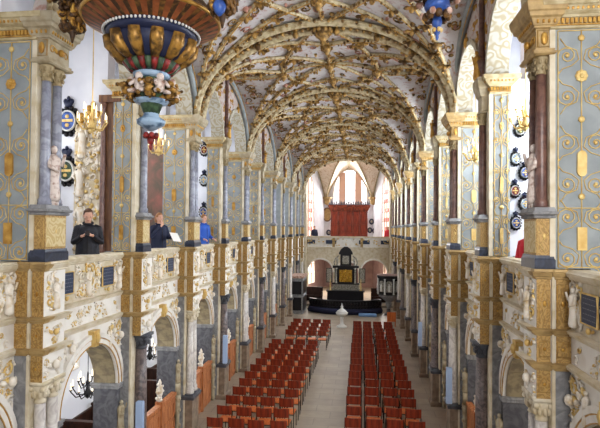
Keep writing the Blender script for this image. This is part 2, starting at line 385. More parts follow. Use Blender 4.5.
def sname(s): return 'left' if s < 0 else 'right'
def gallery_pier(s, i):
    w = .68 if i % 2 == 0 else (.46 if s < 0 else .36)
    Y = (YL if s < 0 else YR)+L*i
    col = 'blue-grey' if i % 2 == 0 else 'slim blue-grey'
    t = thing('gallery_pier', f'{col} gilded gallery pier with twin columns, {ORD[i]} from the camera along the {sname(s)} gallery', 'pier', (X0+s*HW, Y, 0), 0, f'piers of the {sname(s)} gallery')
    part('shaft', cached(('shaft', w, s), shaft_fn(w), M['blue']), t)
    part('corner_strip', cached(('corner_strip', s), pilaster_strip(w), M['cream']), t)
    part('capital', cached(('capital', w, s), cap_fn(w), M['capstone']), t)
    part('dentil_trim', cached(('dentil_trim', w, s), capband_fn(w), M['gold']), t)
    if i < 7:
        part('scroll_ornament', cached(('scroll_ornament', w, s), panel_orn(w), M['palegold'] if 1 else 0, True), t)
        for q, nm in ((0,'gilt_plate'),(1,'gilt_plate'),(2,'gilt_rosette')): part(nm, cached((nm, q, w, s), panel_plate(w, q), M['gold'] if s < 0 else M['palegold'], False), t)
    ev = i % 2 == 0
    pd = part('pedestal', cached(('pedestal', ev, s), ped_die(ev), M['tan']), t)
    part('lit_face', cached(('lit_face', ev, s), ped_face(ev), M['litface']), pd)  # thin slab carrying the painted-in light of the nave side
    part('base_block', cached(('base_block', ev, s), ped_base(ev), M['black']), pd)
    part('pedestal_cap', cached(('pedestal_cap', ev, s), ped_cap(ev), M['greystone']), pd)
    if i < 6 and ev: part('gilt_scroll', cached(('gilt_scroll', s), ped_orn, M['palegold'], True), pd)
    sm = M['shaft'] if s < 0 else M['redshaft']
    for y in ((.12, .38) if i % 2 == 0 else (.25,)):
        c = part('column', cached(('column', s), col_fn, sm, True), t, (s*.1, y, 0))
        part('column_capital', cached(('column_capital', s), colcap_fn, M['capital'], True), c)
    e = part('entablature', cached(('entablature', i % 2, s), ent_fn(i % 2 == 0), M['entab'] if s < 0 or i % 2 else M['tanplain']), t)
    if i < 8 and i % 2 == 0: part('gilt_relief', cached(('gilt_relief', s), ent_orn, M['gold'], True), e)
    if i == 0: part('statue', cached(('statue', s), statue_fn, M['palest'], True), t)
for s in (-1, 1):
    for i in range(11): gallery_pier(s, i)

# ------------------------------------------------------------------ upper gallery wall and nave vault
VW, VB, VZ = 3.5, 2.56, 8.57
def z1(x): return VZ+VB*math.sqrt(max(0, 1-(x/VW)**2))
def z2(t): return VZ+2.15*max(0, 1-abs(t)**2.1)**.55            # t in -1..1 along a double bay
def arch_h(y, y0, y1, spring, rise):
    t = (2*y-y0-y1)/(y1-y0)
    return spring+rise*max(0, 1-abs(t)**2.2)**.55
LB = 2*L
def upper_wall():
    mb = MB(); ys = set()
    ops = [(.30, L-.30), (L+.30, LB-.30)]
    for a, b in ops: ys |= {a+(b-a)*.5*(1-math.cos(PI*k/24)) for k in range(25)}
    ys |= {0, LB}; ys |= {LB*k/30 for k in range(31)}
    ys = sorted(ys); cur = []
    def bot(y):
        for a, b in ops:
            if a < y < b: return arch_h(y, a, b, VZ, 1.25)
        return VZ
    for y in ys: cur.append((y, bot(y), max(bot(y)+.02, z2(2*y/LB-1)+.03)))
    b = len(mb.v)
    for y, lo, hi in cur: mb.v += [(.15,y,lo),(.15,y,hi),(.5,y,hi),(.5,y,lo)]
    for k in range(len(cur)-1):
        p = b+4*k
        for j in range(4): mb.f.append((p+j, p+(j+1)%4, p+4+(j+1)%4, p+4+j))
    return mb
def upper_orn(which):
    def fn():
        mb = MB(); ops = [(.30, L-.30), (L+.30, LB-.30)]
        for a, b in ops:
            pts = [(.13, a+(b-a)*.5*(1-math.cos(PI*k/20)), arch_h(a+(b-a)*.5*(1-math.cos(PI*k/20)), a, b, VZ, 1.25)) for k in range(21)]
            if which == 0:
                b = len(mb.v)
                for q, (x, y, z) in enumerate(pts):
                    tn = (Vector(pts[min(q+1, 20)])-Vector(pts[max(q-1, 0)])).normalized(); ny, nz = -tn.z, tn.y
                    mb.v += [(.10, y+ny*.09, z+nz*.09), (.10, y-ny*.03, z-nz*.03), (.52, y-ny*.03, z-nz*.03), (.52, y+ny*.02, z+nz*.02), (.16, y+ny*.09, z+nz*.09)]
                for q in range(20):
                    p = b+5*q
                    for j in range(5): mb.f.append((p+j, p+(j+1)%5, p+5+(j+1)%5, p+5+j))
            else:
                mb.tube(pts, .022, 5)
                mb.blob((.1, (a+b)/2, VZ+1.36), (.06,.1,.14))
        if which == 1:
            R = random.Random(4)
            for k in range(130):
                y = R.uniform(.15, LB-.15); z = R.uniform(8.9, 10.6)
                if z > z2(2*y/LB-1)-.1: continue
                if any(a-.1 < y < b+.1 and z < arch_h(y, a, b, VZ, 1.25)+.15 for a, b in ops): continue
                if R.random() < .5: mb.spiral(.14, y, z, R.uniform(.06,.13), 1.2, R.uniform(0,6), R.choice((-1,1)), .016)
                else: mb.blob((.14, y, z), (.03, R.uniform(.03,.09), R.uniform(.03,.06)), 6, 4, R.uniform(0,3))
        return mb
    return fn
def formeret(which):
    def fn():
        mb = MB(); n = 44
        base = [(LB*.5*(1-math.cos(PI*k/n))) for k in range(n+1)]
        if which == 0: mb.tube([(.06, min(max(y,.06),LB-.06), z2(2*y/LB-1)-.09) for y in base], .085, 8)
        else:
            for d, x in ((.17,.05),(.02,-.03)): mb.tube([(x, min(max(y,.06+d*.6),LB-.06-d*.6), z2(2*y/LB-1)-d) for y in base], .014, 4)
        return mb
    return fn
def colonnette():
    return MB().lathe(.09, 0, [(.10,8.57),(.10,8.63),(.06,8.7),(.1,8.86),(.13,8.95),(.06,9.0),(.055,10.4),(.1,10.55),(.12,10.62)], 10)
for s in (-1, 1):
    for k in range(0, 5):
        Y = (YL if s < 0 else YR)+LB*k+.28
        loc = (X0+s*HW, Y, 0)
        o = part(f'wall_{sname(s)}_lunette', cached(('wall_lunette', s), upper_wall, M['lunette']), None, loc, 0, 'structure')
        part('archivolt', cached(('archivolt', s), upper_orn(0), M['soffit']), o)
        part('wall_rib_moulding', cached(('wall_rib', s), formeret(0), M['blue'], True), o); part('gilt_trim', cached(('wall_rib_gilt', s), formeret(1), M['gold'], True), o)
        part('gilt_scroll', cached(('gilt_scrolls', s), upper_orn(1), M['gold'], True), o)
        c = thing('wall_colonnette', f'dark red colonnette between two gallery arches, {ORD[k]} from the camera, {sname(s)} wall', 'colonnette', (loc[0], Y+L, 0), 0, f'colonnettes of the {sname(s)} wall')
        part('shaft', cached(('colonnette', s), colonnette, M['redshaft'], True), c)
        part('bust', cached(('bust', s), lambda: (lambda m: (figure(m, .0, 0, 8.58, .6), m)[1])(MB()), M['gold'], True), c)

YV = (YL+YR)/2+.28
def vheight(x, y): return max(z1(x), z2(2*y/LB-1))
def vault_fn():
    mb = MB(); nx, ny = 48, 44
    for j in range(ny+1):
        y = LB*j/ny
        for i in range(nx+1):
            x = VW*math.sin(PI/2*(2*i/nx-1)); mb.v.append((x, y, vheight(x, y)))
    for j in range(ny):
        for i in range(nx): p = j*(nx+1)+i; mb.f.append((p, p+nx+1, p+nx+2, p+1))
    return mb
def rib_paths():
    P = {'diag': [], 'tier': [], 'ridge': []}
    n = 26
    for sx in (-1, 1):
        for (ya, yb) in ((0, LB), (LB, 0)):
            P['diag'].append([(sx*VW*.985*(1-t), ya+(yb-ya)*.5*t) for t in [k/n for k in range(n+1)]])
            P['tier'].append([(sx*VW*.985*(1-t)**1.0, ya+(yb-ya)*(.5-.26)*t**1.3) for t in [k/n for k in range(n+1)]])
            P['tier'].append([(sx*(VW*.985*(1-t)+1.55*t), ya+(yb-ya)*.5*t) for t in [k/n for k in range(n+1)]])
        P['ridge'].append([(sx*VW*.97*(1-t), LB/2) for t in [k/n for k in range(n+1)]])
        P['tier'].append([(sx*1.55*math.cos(PI*(t-.5)), LB*t) for t in [k/n for k in range(n+1)]])
    P['ridge'].append([(0, LB*k/n) for k in range(n+1)])
    return P
RP = rib_paths()
def lift(p, d): return [(x, y, vheight(x, y)-d) for x, y in p]
def ribs_fn(kinds, r):
    def fn():
        mb = MB()
        for kd in kinds:
            for p in RP[kd]: mb.tube(lift(p, .05), r, 6)
        return mb
    return fn
def rib_lines():
    mb = MB()
    for kd in RP:
        for p in RP[kd]: mb.tube(lift(p, .108), .016, 4)
    return mb
def beads_fn():
    mb = MB(); R = random.Random(8)
    for kd in RP:
        for p in RP[kd]:
            q = [Vector(v) for v in lift(p, .13)]; acc = 0
            for a, b in zip(q, q[1:]):
                ln = (b-a).length; t = (.11-acc)
                while t < ln:
                    c = a.lerp(b, t/ln); j = R.choice((-1, 1))*.05
                    mb.blob((c.x+j, c.y+j, c.z+R.uniform(.0,.06)), R.uniform(.024,.044), 5, 4); t += .11
                acc = (acc+ln) % .11
    return mb
def stucco_fn(seed, n):
    def fn():
        mb = MB(); R = random.Random(seed)
        for k in range(n):
            x = VW*.96*math.sin(R.uniform(-1.3, 1.3)); y = R.uniform(.1, LB-.1); z = vheight(x, y)-.03
            q = R.random()
            if q < .45:
                a0 = R.uniform(0, 6.28); r = R.uniform(.08, .2); pts = []
                for j in range(9):
                    t = j/8; a = a0+R.choice((1,))*7*t; rr = r*(1-.8*t)
                    px, py = max(-VW*.99, min(VW*.99, x+rr*math.cos(a))), y+rr*math.sin(a); pts.append((px, py, vheight(px, py)-.02))
                mb.tube(pts, .022, 4)
            else: mb.blob((x, y, z), (R.uniform(.03,.09), R.uniform(.03,.09), R.uniform(.03,.07)), 6, 4, R.uniform(0, 3))
        return mb
    return fn
def heads_fn():
    mb = MB(); R = random.Random(3)
    for kd in ('diag', 'tier'):
        for p in RP[kd]:
            for t in (5, 9, 13, 18):
                x, y = p[min(t, len(p)-1)]; z = vheight(x, y)-.2
                mb.blob((x, y, z), (.07,.07,.09), 7, 5); mb.blob((x-.1, y, z+.04), (.08,.03,.05), 6, 4); mb.blob((x+.1, y, z+.04), (.08,.03,.05), 6, 4)
    return mb
def inset(a, y, d):
    x, z = VW*math.cos(a), VB*math.sin(a); nx, nz = math.cos(a)/VW, math.sin(a)/VB; l = math.hypot(nx, nz)
    return (x-d*nx/l, y, VZ+max(0, z-d*nz/l))
def trans_fn():                                                 # a pair of transverse ribs
    mb = MB(); n = 40
    for d in (-.27, .27):
        pts = [inset(PI*k/n, d, .115) for k in range(n+1)]
        mb.tube(pts, .10, 8)
        mb.tube([inset(PI*k/n, d+.09*(1 if d > 0 else -1), .09) for k in range(n+1)], .045, 5); mb.tube([inset(PI*k/n, d-.08*(1 if d > 0 else -1), .09) for k in range(n+1)], .04, 5)
    return mb
def trans_web():
    mb = MB(); n = 40; b = 0
    for k in range(n+1):
        a = PI*k/n; p, q = inset(a, 0, .06), inset(a, 0, .012)
        mb.v += [(p[0], -.27, p[2]), (p[0], .27, p[2]), (q[0], .27, q[2]), (q[0], -.27, q[2])]
    for k in range(n):
        p = 4*k
        for j in range(4): mb.f.append((p+j, p+(j+1)%4, p+4+(j+1)%4, p+4+j))
    return mb
def trans_beads():
    mb = MB(); R = random.Random(2); n = 58
    for k in range(1, n):
        x, _, z = inset(PI*k/n, 0, .11)
        mb.blob((x, 0, z-.03), (.06,.08,.06), 6, 4)
        mb.blob((x, -.15, z), (.045,.05,.045), 5, 4); mb.blob((x, .15, z), (.045,.05,.045), 5, 4)
        if k % 2 == 0:
            mb.blob((x, -.42, z-.02), (.05,.04,.05), 5, 4); mb.blob((x, .42, z-.02), (.05,.04,.05), 5, 4)
        if k % 6 == 3: mb.blob((x, 0, z-.14), (.09,.1,.11), 7, 5)
    return mb
def boss_fn():
    mb = MB().lathe(0, 0, [(.10,-.0),(.2,-.08),(.24,-.16),(.16,-.22),(.2,-.28),(.12,-.34),(.05,-.42),(.07,-.47),(.01,-.54)][::-1], 12)
    for k in range(10):
        a = 2*PI*k/10; mb.blob((.24*math.cos(a), .24*math.sin(a), -.14), (.06,.06,.08), 6, 4)
    return mb
def sboss_fn():
    mb = MB().lathe(0, 0, [(.02,-.3),(.06,-.24),(.12,-.18),(.15,-.1),(.1,0)], 10)
    for k in range(7):
        a = 2*PI*k/7; mb.blob((.15*math.cos(a), .15*math.sin(a), -.1), (.05,.05,.06), 6, 4)
    return mb
for k in range(-1, 5):
    y = YV+LB*k
    c = part('ceiling_vault', cached(('vault', 1), vault_fn, M['vault'], True), None, (X0, y, 0), 0, 'structure')
    if k >= 0:
        part('star_ribs_moulding', cached(('moulding', 1), ribs_fn(('diag','tier','ridge'), .06), M['rib'], True), c)
        part('gilt_line', cached(('gilt_line', 1), rib_lines, M['gold'], True), c)
        part('gilt_beading', cached(('beading', 1), beads_fn, M['stucco'], True), c, kind='stuff')
        part('stucco_foliage', cached(('foliage', 1), stucco_fn(1, 240), M['stucco'], True), c, kind='stuff')
        part('painted_foliage', cached(('foliage2', 1), stucco_fn(7, 90), M['pinkst2'], True), c, kind='stuff')
        part('cherub_trim', cached(('heads', 1), heads_fn, M['stucco'], True), c, kind='stuff')
        for nm, (bx, by) in (('', (0, LB/2)), ('', (-1.55, LB/2)), ('', (1.55, LB/2)), ('', (0, LB*.24)), ('', (0, LB*.76))):
            zz = vheight(bx, by)-.06
            where = 'at the crown' if abs(bx) < .1 and by == LB/2 else ('on the left slope' if bx < 0 else 'on the right slope') if abs(bx) > .1 else ('on the ridge before the crown' if by < LB/2 else 'on the ridge beyond the crown')
            tag(part('vault_boss', cached(('vault_boss', 1), sboss_fn, M['stucco'], True), None, (X0+bx, y+by, zz)), f'small gilded vault boss {where}, {ORD[k]} bay from the camera', 'boss', 'small vault bosses')
    if k >= 0:
        r = thing('vault_arch', f'gilded double transverse rib of the nave vault, {ORD[k]} from the camera', 'rib', (X0, y, 0), 0, 'transverse ribs of the vault')
        part('rib_moulding', cached(('rib_moulding', 1), trans_fn, M['rib'], True), r)
        part('web', cached(('web', 1), trans_web, M['stucco']), r)
        part('gilt_beading', cached(('tbeading', 1), trans_beads, M['stucco'], True), r)
        tag(part('hanging_boss', cached(('hanging_boss', 1), boss_fn, M['stucco'], True), None, (X0, y, z1(0)-.1)), f'large hanging gilded boss on the {ORD[k]} double rib from the camera', 'boss', 'hanging bosses')
y = YV+LB*5
r = thing('vault_arch', 'gilded double rib closing the nave vault before the organ', 'rib', (X0, y, 0), 0, 'transverse ribs of the vault')
for nm, key, fn, m in (('rib_moulding','rib_moulding',trans_fn,'rib'), ('web','web',trans_web,'stucco'), ('gilt_beading','tbeading',trans_beads,'stucco')):
    part(nm, cached((key, 1), fn, M[m], key != 'web'), r)

# ------------------------------------------------------------------ arcade under the galleries
AC, AR, AS = 2.0, .98, 2.46                                    # arch centre, radius, spring
def arc_wall():
    mb = MB(); y0, y1 = .0, L
    ys = sorted({0, .55, AC-AR, AC+AR, L} | {AC-AR*math.cos(PI*k/28) for k in range(29)})
    cur = []
    for y in ys:
        d = abs(y-AC); cur.append((y, AS+math.sqrt(max(0, AR*AR-d*d)) if d < AR-1e-6 else AS))
    b = len(mb.v)
    for y, lo in cur: mb.v += [(.42,y,lo),(.42,y,4.2),(.9,y,4.2),(.9,y,lo)]
    for k in range(len(cur)-1):
        p = b+4*k
        for j in range(4): mb.f.append((p+j, p+(j+1)%4, p+4+(j+1)%4, p+4+j))
    mb.box(.42,.9,0,AC-AR,0,AS); mb.box(.42,.9,AC+AR,L,0,AS)
    return mb
def arc_mould():
    mb = MB()
    mb.bar(.42, .05, .5, L, [(4.2,.0),(4.21,.03),(4.24,.04),(4.25,.07),(4.29,.09),(4.3,.02)])
    mb.bar(.42, .05, .5, L, [(3.75,.0),(3.76,.03),(3.79,.04),(3.80,.08),(3.85,.10),(3.86,.02)])
    return mb
def arc_ring():
    mb = MB().ring(.37, .44, AC, AS, AR+.0, AR+.10); mb.ring(.35, .44, AC, AS, AR+.115, AR+.2, n=24); return mb
def arc_line(): 
    mb = MB().ring(.36, .39, AC, AS, AR+.10, AR+.118); mb.ring(.36, .38, AC, AS, AR+.0, AR+.015)
    return mb
def arc_key():
    mb = MB().prism([(-.06,3.42),(.06,3.42),(.10,3.71),(-.10,3.71)], lambda u, v: (.30, AC+u, v), lambda u, v: (.46, AC+u, v))
    mb.blob((.29, AC, 3.57), (.05,.07,.1)); return mb
def soffit():                                                   # coffered lining of the arch
    mb = MB().ring(.44, .89, AC, AS, AR-.02, AR+.0, n=24)
    for k in range(9):
        a = PI*(k+.5)/9; mb.ring(.5, .83, AC, AS, AR-.035, AR-.02, a-.02, a+.02, 1)
    return mb
def jamb_fn():
    mb = MB()
    for y0, y1 in ((AC-AR-.16, AC-AR+.02), (AC+AR-.02, AC+AR+.1)):
        mb.box(.385, .89, y0, y1, 0, AS-.12)
    return mb
def impost_fn():
    mb = MB()
    for y0, y1 in ((AC-AR-.18, AC-AR+.03), (AC+AR-.03, AC+AR+.1)):
        mb.loft(.385, .89, y0, y1, [(AS-.12,.0),(AS-.10,.03),(AS-.06,.03),(AS-.04,.05),(AS,.05)])
    return mb
R_SP = {}
def spandrel(which):
    def fn():
        wh, go = MB(), MB()
        for sg in (-1, 1):
            yc = AC+sg*1.02
            cherub(wh, .39, yc, 3.42, .075)
            figure(wh, .39, AC+sg*.62, 3.25, .42)
            wh.spiral(.40, yc, 3.1, .13, 1.2, 1, sg, .03); go.spiral(.40, yc-sg*.05, 3.6, .1, 1.2, 1, -sg, .025)
            for k in range(5): (wh if k % 2 else go).blob((.40, AC+sg*(.72+.12*k), 3.62-.09*k), (.03,.08,.045), 6, 4, sg*.6)
        relief(wh, go, .405, .62, L-.05, 3.88, 4.17, 34, 11)
        relief(wh, go, .405, .58, 1.3, 3.22, 3.74, 16, 8); relief(wh, go, .405, 2.72, L-.03, 3.22, 3.74, 10, 9)
        return wh if which == 0 else go
    return fn
def herm_fn():
    mb = MB(); figure(mb, .34, L-.12, 1.5, .62); mb.box(.28,.42,L-.18,L-.06,1.2,1.5); return mb
def herm2_fn():
    mb = MB().lathe(.34, L-.12, [(.05,.0),(.07,.1),(.05,.5),(.07,1.0),(.08,1.2)], 8)
    for z in (.4,.8,1.1): mb.blob((.29, L-.12, z), (.04,.06,.06))
    return mb
PLQ = [(.95, 1.35, 4.46, 4.82), (2.3, 2.72, 4.46, 4.82)]
def par_wall(): return MB().box(.42, .66, .0, L, 4.2, 4.98)
def par_cap(): return MB().bar(.42, .24, .51, L-.03, [(4.93,.0),(4.945,.03),(4.97,.04),(4.98,.07),(5.03,.09),(5.04,.06),(5.07,.04)])
def par_rel(which):
    def fn():
        wh, go = MB(), MB()
        relief(wh, go, .405, .58, L-.02, 4.34, 4.92, 85, 5, PLQ)
        for y in (1.82, 2.95, .72): figure(wh, .38, y, 4.36, .5)
        cherub(go, .39, 1.15, 4.39, .04); cherub(go, .39, 2.51, 4.39, .04); cherub(go, .39, 1.82, 4.88, .035)
        return wh if which == 0 else go
    return fn
def plq_fn(k):
    a, b, c, d = PLQ[k]
    return lambda: MB().box(.375, .42, a, b, c, d)
def plq_frame(k):
    a, b, c, d = PLQ[k]
    return lambda: MB().tube([(.38,a,c),(.38,b,c),(.38,b,d),(.38,a,d)], .018, 4, True)
def plq_text(k):
    a, b, c, d = PLQ[k]
    def fn():
        mb = MB(); R = random.Random(k)
        for r in range(5):
            z = d-.05-.062*r; y = a+.04
            while y < b-.06: w = R.uniform(.02,.06); mb.box(.372,.376,y,min(y+w,b-.04),z-.005,z+.005); y += w+.018
        return mb
    return fn
def pew_fn():
    mb = MB(); mb.box(.38,.44,AC-AR+.04,AC+AR-.04,.0,1.22)
    for a, b in ((AC-AR+.06, AC-.06), (AC+.06, AC+AR-.06)):
        mb.box(.36,.38,a,b,.1,.2); mb.box(.36,.38,a,b,1.05,1.18); mb.box(.36,.38,a,a+.08,.2,1.05); mb.box(.36,.38,b-.08,b,.2,1.05); mb.box(.36,.38,a,b,.62,.72)
    mb.box(.34,.48,AC-AR+.04,AC+AR-.04,1.22,1.3)
    return mb
def pewpost_fn():
    return MB().box(.32,.50,AC-.06,AC+.06,0,1.36)
def fin_fn():
    mb = MB().lathe(.41, AC, [(.05,1.36),(.08,1.4),(.04,1.45),(.08,1.55),(.09,1.65),(.04,1.75),(.05,1.82),(.01,1.9)], 8)
    R = random.Random(1)
    for k in range(12): mb.blob((.41+R.uniform(-.06,.06), AC+R.uniform(-.09,.09), R.uniform(1.45,1.8)), .035, 5, 4)
    return mb
for s in (-1, 1):
    for i in range(-1, 10):
        Y = (YL if s < 0 else YR)+L*i; loc = (X0+s*HW, Y, 0); sd = sname(s); nth = ORD[i+1]
        w = part(f'wall_{sd}_arcade', cached(('wall_arcade', s), arc_wall, M['white']), None, loc, 0, 'structure')
        part('string_moulding', cached(('string_moulding', s), arc_mould, M['cream']), w)
        part('jamb', cached(('jamb', s), jamb_fn, M['midstone']), w)
        part('impost_moulding', cached(('impost', s), impost_fn, M['greystone']), w)
        part('arch_soffit', cached(('soffit', s), soffit, M['midtan']), w)
        t = thing('arch_surround', f'white carved arch surround with gilt keystone, {nth} arch from the camera below the {sd} gallery', 'arch', loc, 0, f'arch surrounds of the {sd} arcade')
        part('archivolt', cached(('archivolt_lower', s), arc_ring, M['white']), t)
        part('gilt_trim', cached(('gilt_trim', s), arc_line, M['gold']), t)
        part('keystone', cached(('keystone', s), arc_key, M['palegold']), t)
        part('white_relief', cached(('white_relief', s), spandrel(0), M['relief'], True), t)
        part('gilt_relief', cached(('gilt_relief_sp', s), spandrel(1), M['palegold'], True), t)
        p = thing('gallery_parapet', f'white carved parapet with two dark plaques, {nth} bay from the camera on the {sd} gallery', 'parapet', loc, 0, f'parapets of the {sd} gallery')
        part('wall_panel', cached(('wall_panel', s), par_wall, M['panelbg']), p)
        part('handrail', cached(('handrail', s), par_cap, M['cream']), p)
        part('white_relief', cached(('white_relief_par', s), par_rel(0), M['relief'], True), p)
        part('gilt_relief', cached(('gilt_relief_par', s), par_rel(1), M['palegold'], True), p)
        for q in (0, 1):
            o = part('plaque', cached(('plaque', q, s), plq_fn(q), M['slate']), p)
            part('plaque_frame', cached(('plaque_frame', q, s), plq_frame(q), M['palegold']), o)
            if i < 4: part('inscription_lettering', cached(('inscription', q, s), plq_text(q), M['inscr']), o)
        if i < 8:
            h = thing('herm_figure', f'carved herm figure at the far jamb of the {nth} arch from the camera, {sd} side', 'statue', loc, 0, f'herm figures of the {sd} arcade')
            part('figure', cached(('herm', s), herm_fn, M['entab'], True), h)
            part('herm_shaft', cached(('herm_shaft', s), herm2_fn, M['entab'], True), h)
        if -1 < i < 9:
            q = thing('pew_screen', f'carved oak pew screen in the {nth} arch from the camera, {sd} side', 'screen', loc, 0, f'pew screens of the {sd} arcade')
            part('panel', cached(('pew_panel', s), pew_fn, M['pew']), q)
            part('post', cached(('pew_post', s), pewpost_fn, M['pew']), q)
            part('finial', cached(('finial', s), fin_fn, M['relief'], True), q)

# piers of the arcade
ZZ = ((4.3,4.95),(3.86,4.21),(3.38,3.76))
blk_in = lambda z: lambda: MB().box(0,.22,0,.5,*z)
blk_out = lambda z: lambda: MB().box(.2,.44,-.02,.5,*z)
blk_tan = lambda zz, x: (lambda: MB().box(x,x+.19 if x > .1 else x+.175,-.032 if x > .1 else -.012,.0,zz[0]-.0,zz[1]))
def blk_mould(q, lv, side):
    mb = MB()
    P1 = [(4.93,.0),(4.945,.025),(4.97,.03),(4.98,.05),(5.03,.07),(5.04,.04),(5.07,.035)]
    P2 = [(4.2,.0),(4.21,.03),(4.24,.04),(4.25,.07),(4.29,.09),(4.3,.02)]
    P3 = [(3.75,.0),(3.76,.03),(3.79,.04),(3.80,.08),(3.85,.10),(3.86,.02)]
    P = (P1, P2, P3)[lv]
    if q: mb.loft(*((0,.2,0,.05) if side else (.24,.44,-.02,.04)), P)
    else: mb.loft(*((.004,.2,.06,.5) if side else (.244,.44,.06,.5)), [(z, o*.98) for z, o in P])
    return mb
pil = lambda: MB().box(.21,.45,-.02,.5,0,3.76)
pil2 = lambda: MB().box(.2,.44,0,.52,.0,3.4)
strip2 = lambda: MB().box(.185,.225,-.035,.45,0,5.06)
def blk_rel(which):
    def fn():
        wh, go = MB(), MB()
        relief(wh, go, -.012, .03, .47, 4.34, 4.92, 5, 3); figure(wh, -.03, .25, 4.38, .45)
        relief(wh, go, -.012, .03, .47, 3.88, 4.18, 6, 6); relief(wh, go, -.012, .03, .47, 3.42, 3.73, 6, 14); cherub(wh, -.01, .25, 3.58, .07); cherub(go, -.01, .25, 4.05, .05)
        return wh if which == 0 else go
    return fn
BG = [(.1,4.62,.24),(.1,4.03,.1),(.1,3.57,.1),(.32,4.62,.24),(.32,4.03,.1)]
def blk_gilt(k):
    x, z, h = BG[k]; yy = -.014 if x < .2 else -.034
    def fn():
        mb = MB(); mb.tube([(x-.07,yy,z-h),(x+.07,yy,z-h),(x+.07,yy,z+h),(x-.07,yy,z+h)], .005, 4, True)
        mb.tube([(x,yy,z-h),(x-.05,yy,z),(x,yy,z+h),(x+.05,yy,z)], .004, 4, True); mb.blob((x,yy,z),(.025,.008,.04 if h > .2 else .025),6,4); return mb
    return fn
plinth_fn = lambda: MB().loft(-.02,.22,-.01,.51,[(0,.05),(.12,.05),(.16,.0),(1.02,.0)])
plinth_cap = lambda: MB().loft(-.02,.22,-.01,.51,[(1.02,.0),(1.04,.05),(1.12,.06),(1.14,.03),(1.18,.02)])
def lcol(r): return lambda: MB().lathe(0,0,[(r*1.4,1.18),(r*1.4,1.23),(r*1.25,1.25),(r*1.35,1.29),(r*1.1,1.33),(r,1.36),(r*1.02,2.0),(r*.86,3.08)],16)
def lcap(r):
    def fn():
        mb = MB().lathe(0,0,[(r*.88,3.07),(r,3.09),(r*.88,3.11),(r*.95,3.2),(r*1.45,3.33)],14); mb.box(-r*1.5,r*1.5,-r*1.5,r*1.5,3.33,3.385)
        for k in range(9):
            a = 2*PI*k/9; mb.blob((r*1.15*math.cos(a), r*1.15*math.sin(a), 3.2),(.03,.03,.06),5,4)
        for a in (.785,2.356,3.93,5.5): mb.blob((r*1.5*math.cos(a), r*1.5*math.sin(a), 3.28),(.045,.045,.045),6,4)
        return mb
    return fn
for s in (-1, 1):
    for i in range(11):
        Y = (YL if s < 0 else YR)+L*i; loc = (X0+s*HW, Y, 0); sd = sname(s); nth = ORD[i]
        t = thing('arcade_pier', f'tan and grey stepped pier below the {sd} gallery, {nth} from the camera', 'pier', loc, 0, f'lower piers on the {sd}')
        part('pilaster', cached(('pilaster', s), pil, M['greystone']), t)
        for z in ZZ: part('inner_block', cached(('inner_block', z, s), blk_in(z), M['white']), t)
        for z in ZZ[:2]: part('outer_block', cached(('outer_block', z, s), blk_out(z), M['white']), t)
        for zz in ((4.3,4.95),(3.86,4.21),(3.38,3.76)):
            part('tan_panel', cached(('tan_panel', zz, s), blk_tan(zz, .0), M['tan']), t)
            if zz[0] > 3.5: part('tan_panel', cached(('tan_panel2', zz, s), blk_tan(zz, .235), M['tan']), t)
        part('corner_strip', cached(('corner_strip_low', s), strip2, M['cream']), t)
        for lv in range(3):
            for q in (True, False):
                part('tan_moulding', cached(('tan_moulding', lv, q, s), lambda: blk_mould(True, lv, q), M['tanplain']), t); part('moulding', cached(('moulding', lv, q, s), lambda: blk_mould(False, lv, q), M['cream']), t)
        if i < 8:
            part('white_relief', cached(('blk_rel0', s), blk_rel(0), M['relief'], True), t)
            part('gilt_relief', cached(('blk_rel1', s), blk_rel(1), M['palegold'], True), t)
            for k in range(5): part('gilt_panel', cached(('gilt_panel', k, s), blk_gilt(k), M['gold'], True), t)
        part('plinth', cached(('plinth', s), plinth_fn, M['plinth']), t)
        part('plinth_cap', cached(('plinth_cap', s), plinth_cap, M['darkstone']), t)
        if i % 2 == 0:
            for y, lab in ((.11, 'nearer'), (.39, 'farther')):
                c = thing('arcade_column', f'white marble column, {lab} of the pair, {nth} lower pier from the camera, {sd}', 'column', (X0+s*(HW+.1), Y+y, 0), 0, f'white columns of the {sd} arcade')
                part('shaft', cached(('lshaft', s), lcol(.085), M['whiteshaft'], True), c)
                part('capital', cached(('lcapital', s), lcap(.085), M['cream'], True), c)
        else:
            c = thing('arcade_column', f'single mottled dark marble column at the {nth} lower pier from the camera, {sd} side', 'column', (X0+s*(HW+.1), Y+.25, 0), 0, f'dark columns of the {sd} arcade')
            part('shaft', cached(('lshaftd', s), lcol(.125), M['marble'], True), c)
            part('capital', cached(('lcapitald', s), lcap(.125), M['darkstone'], True), c)

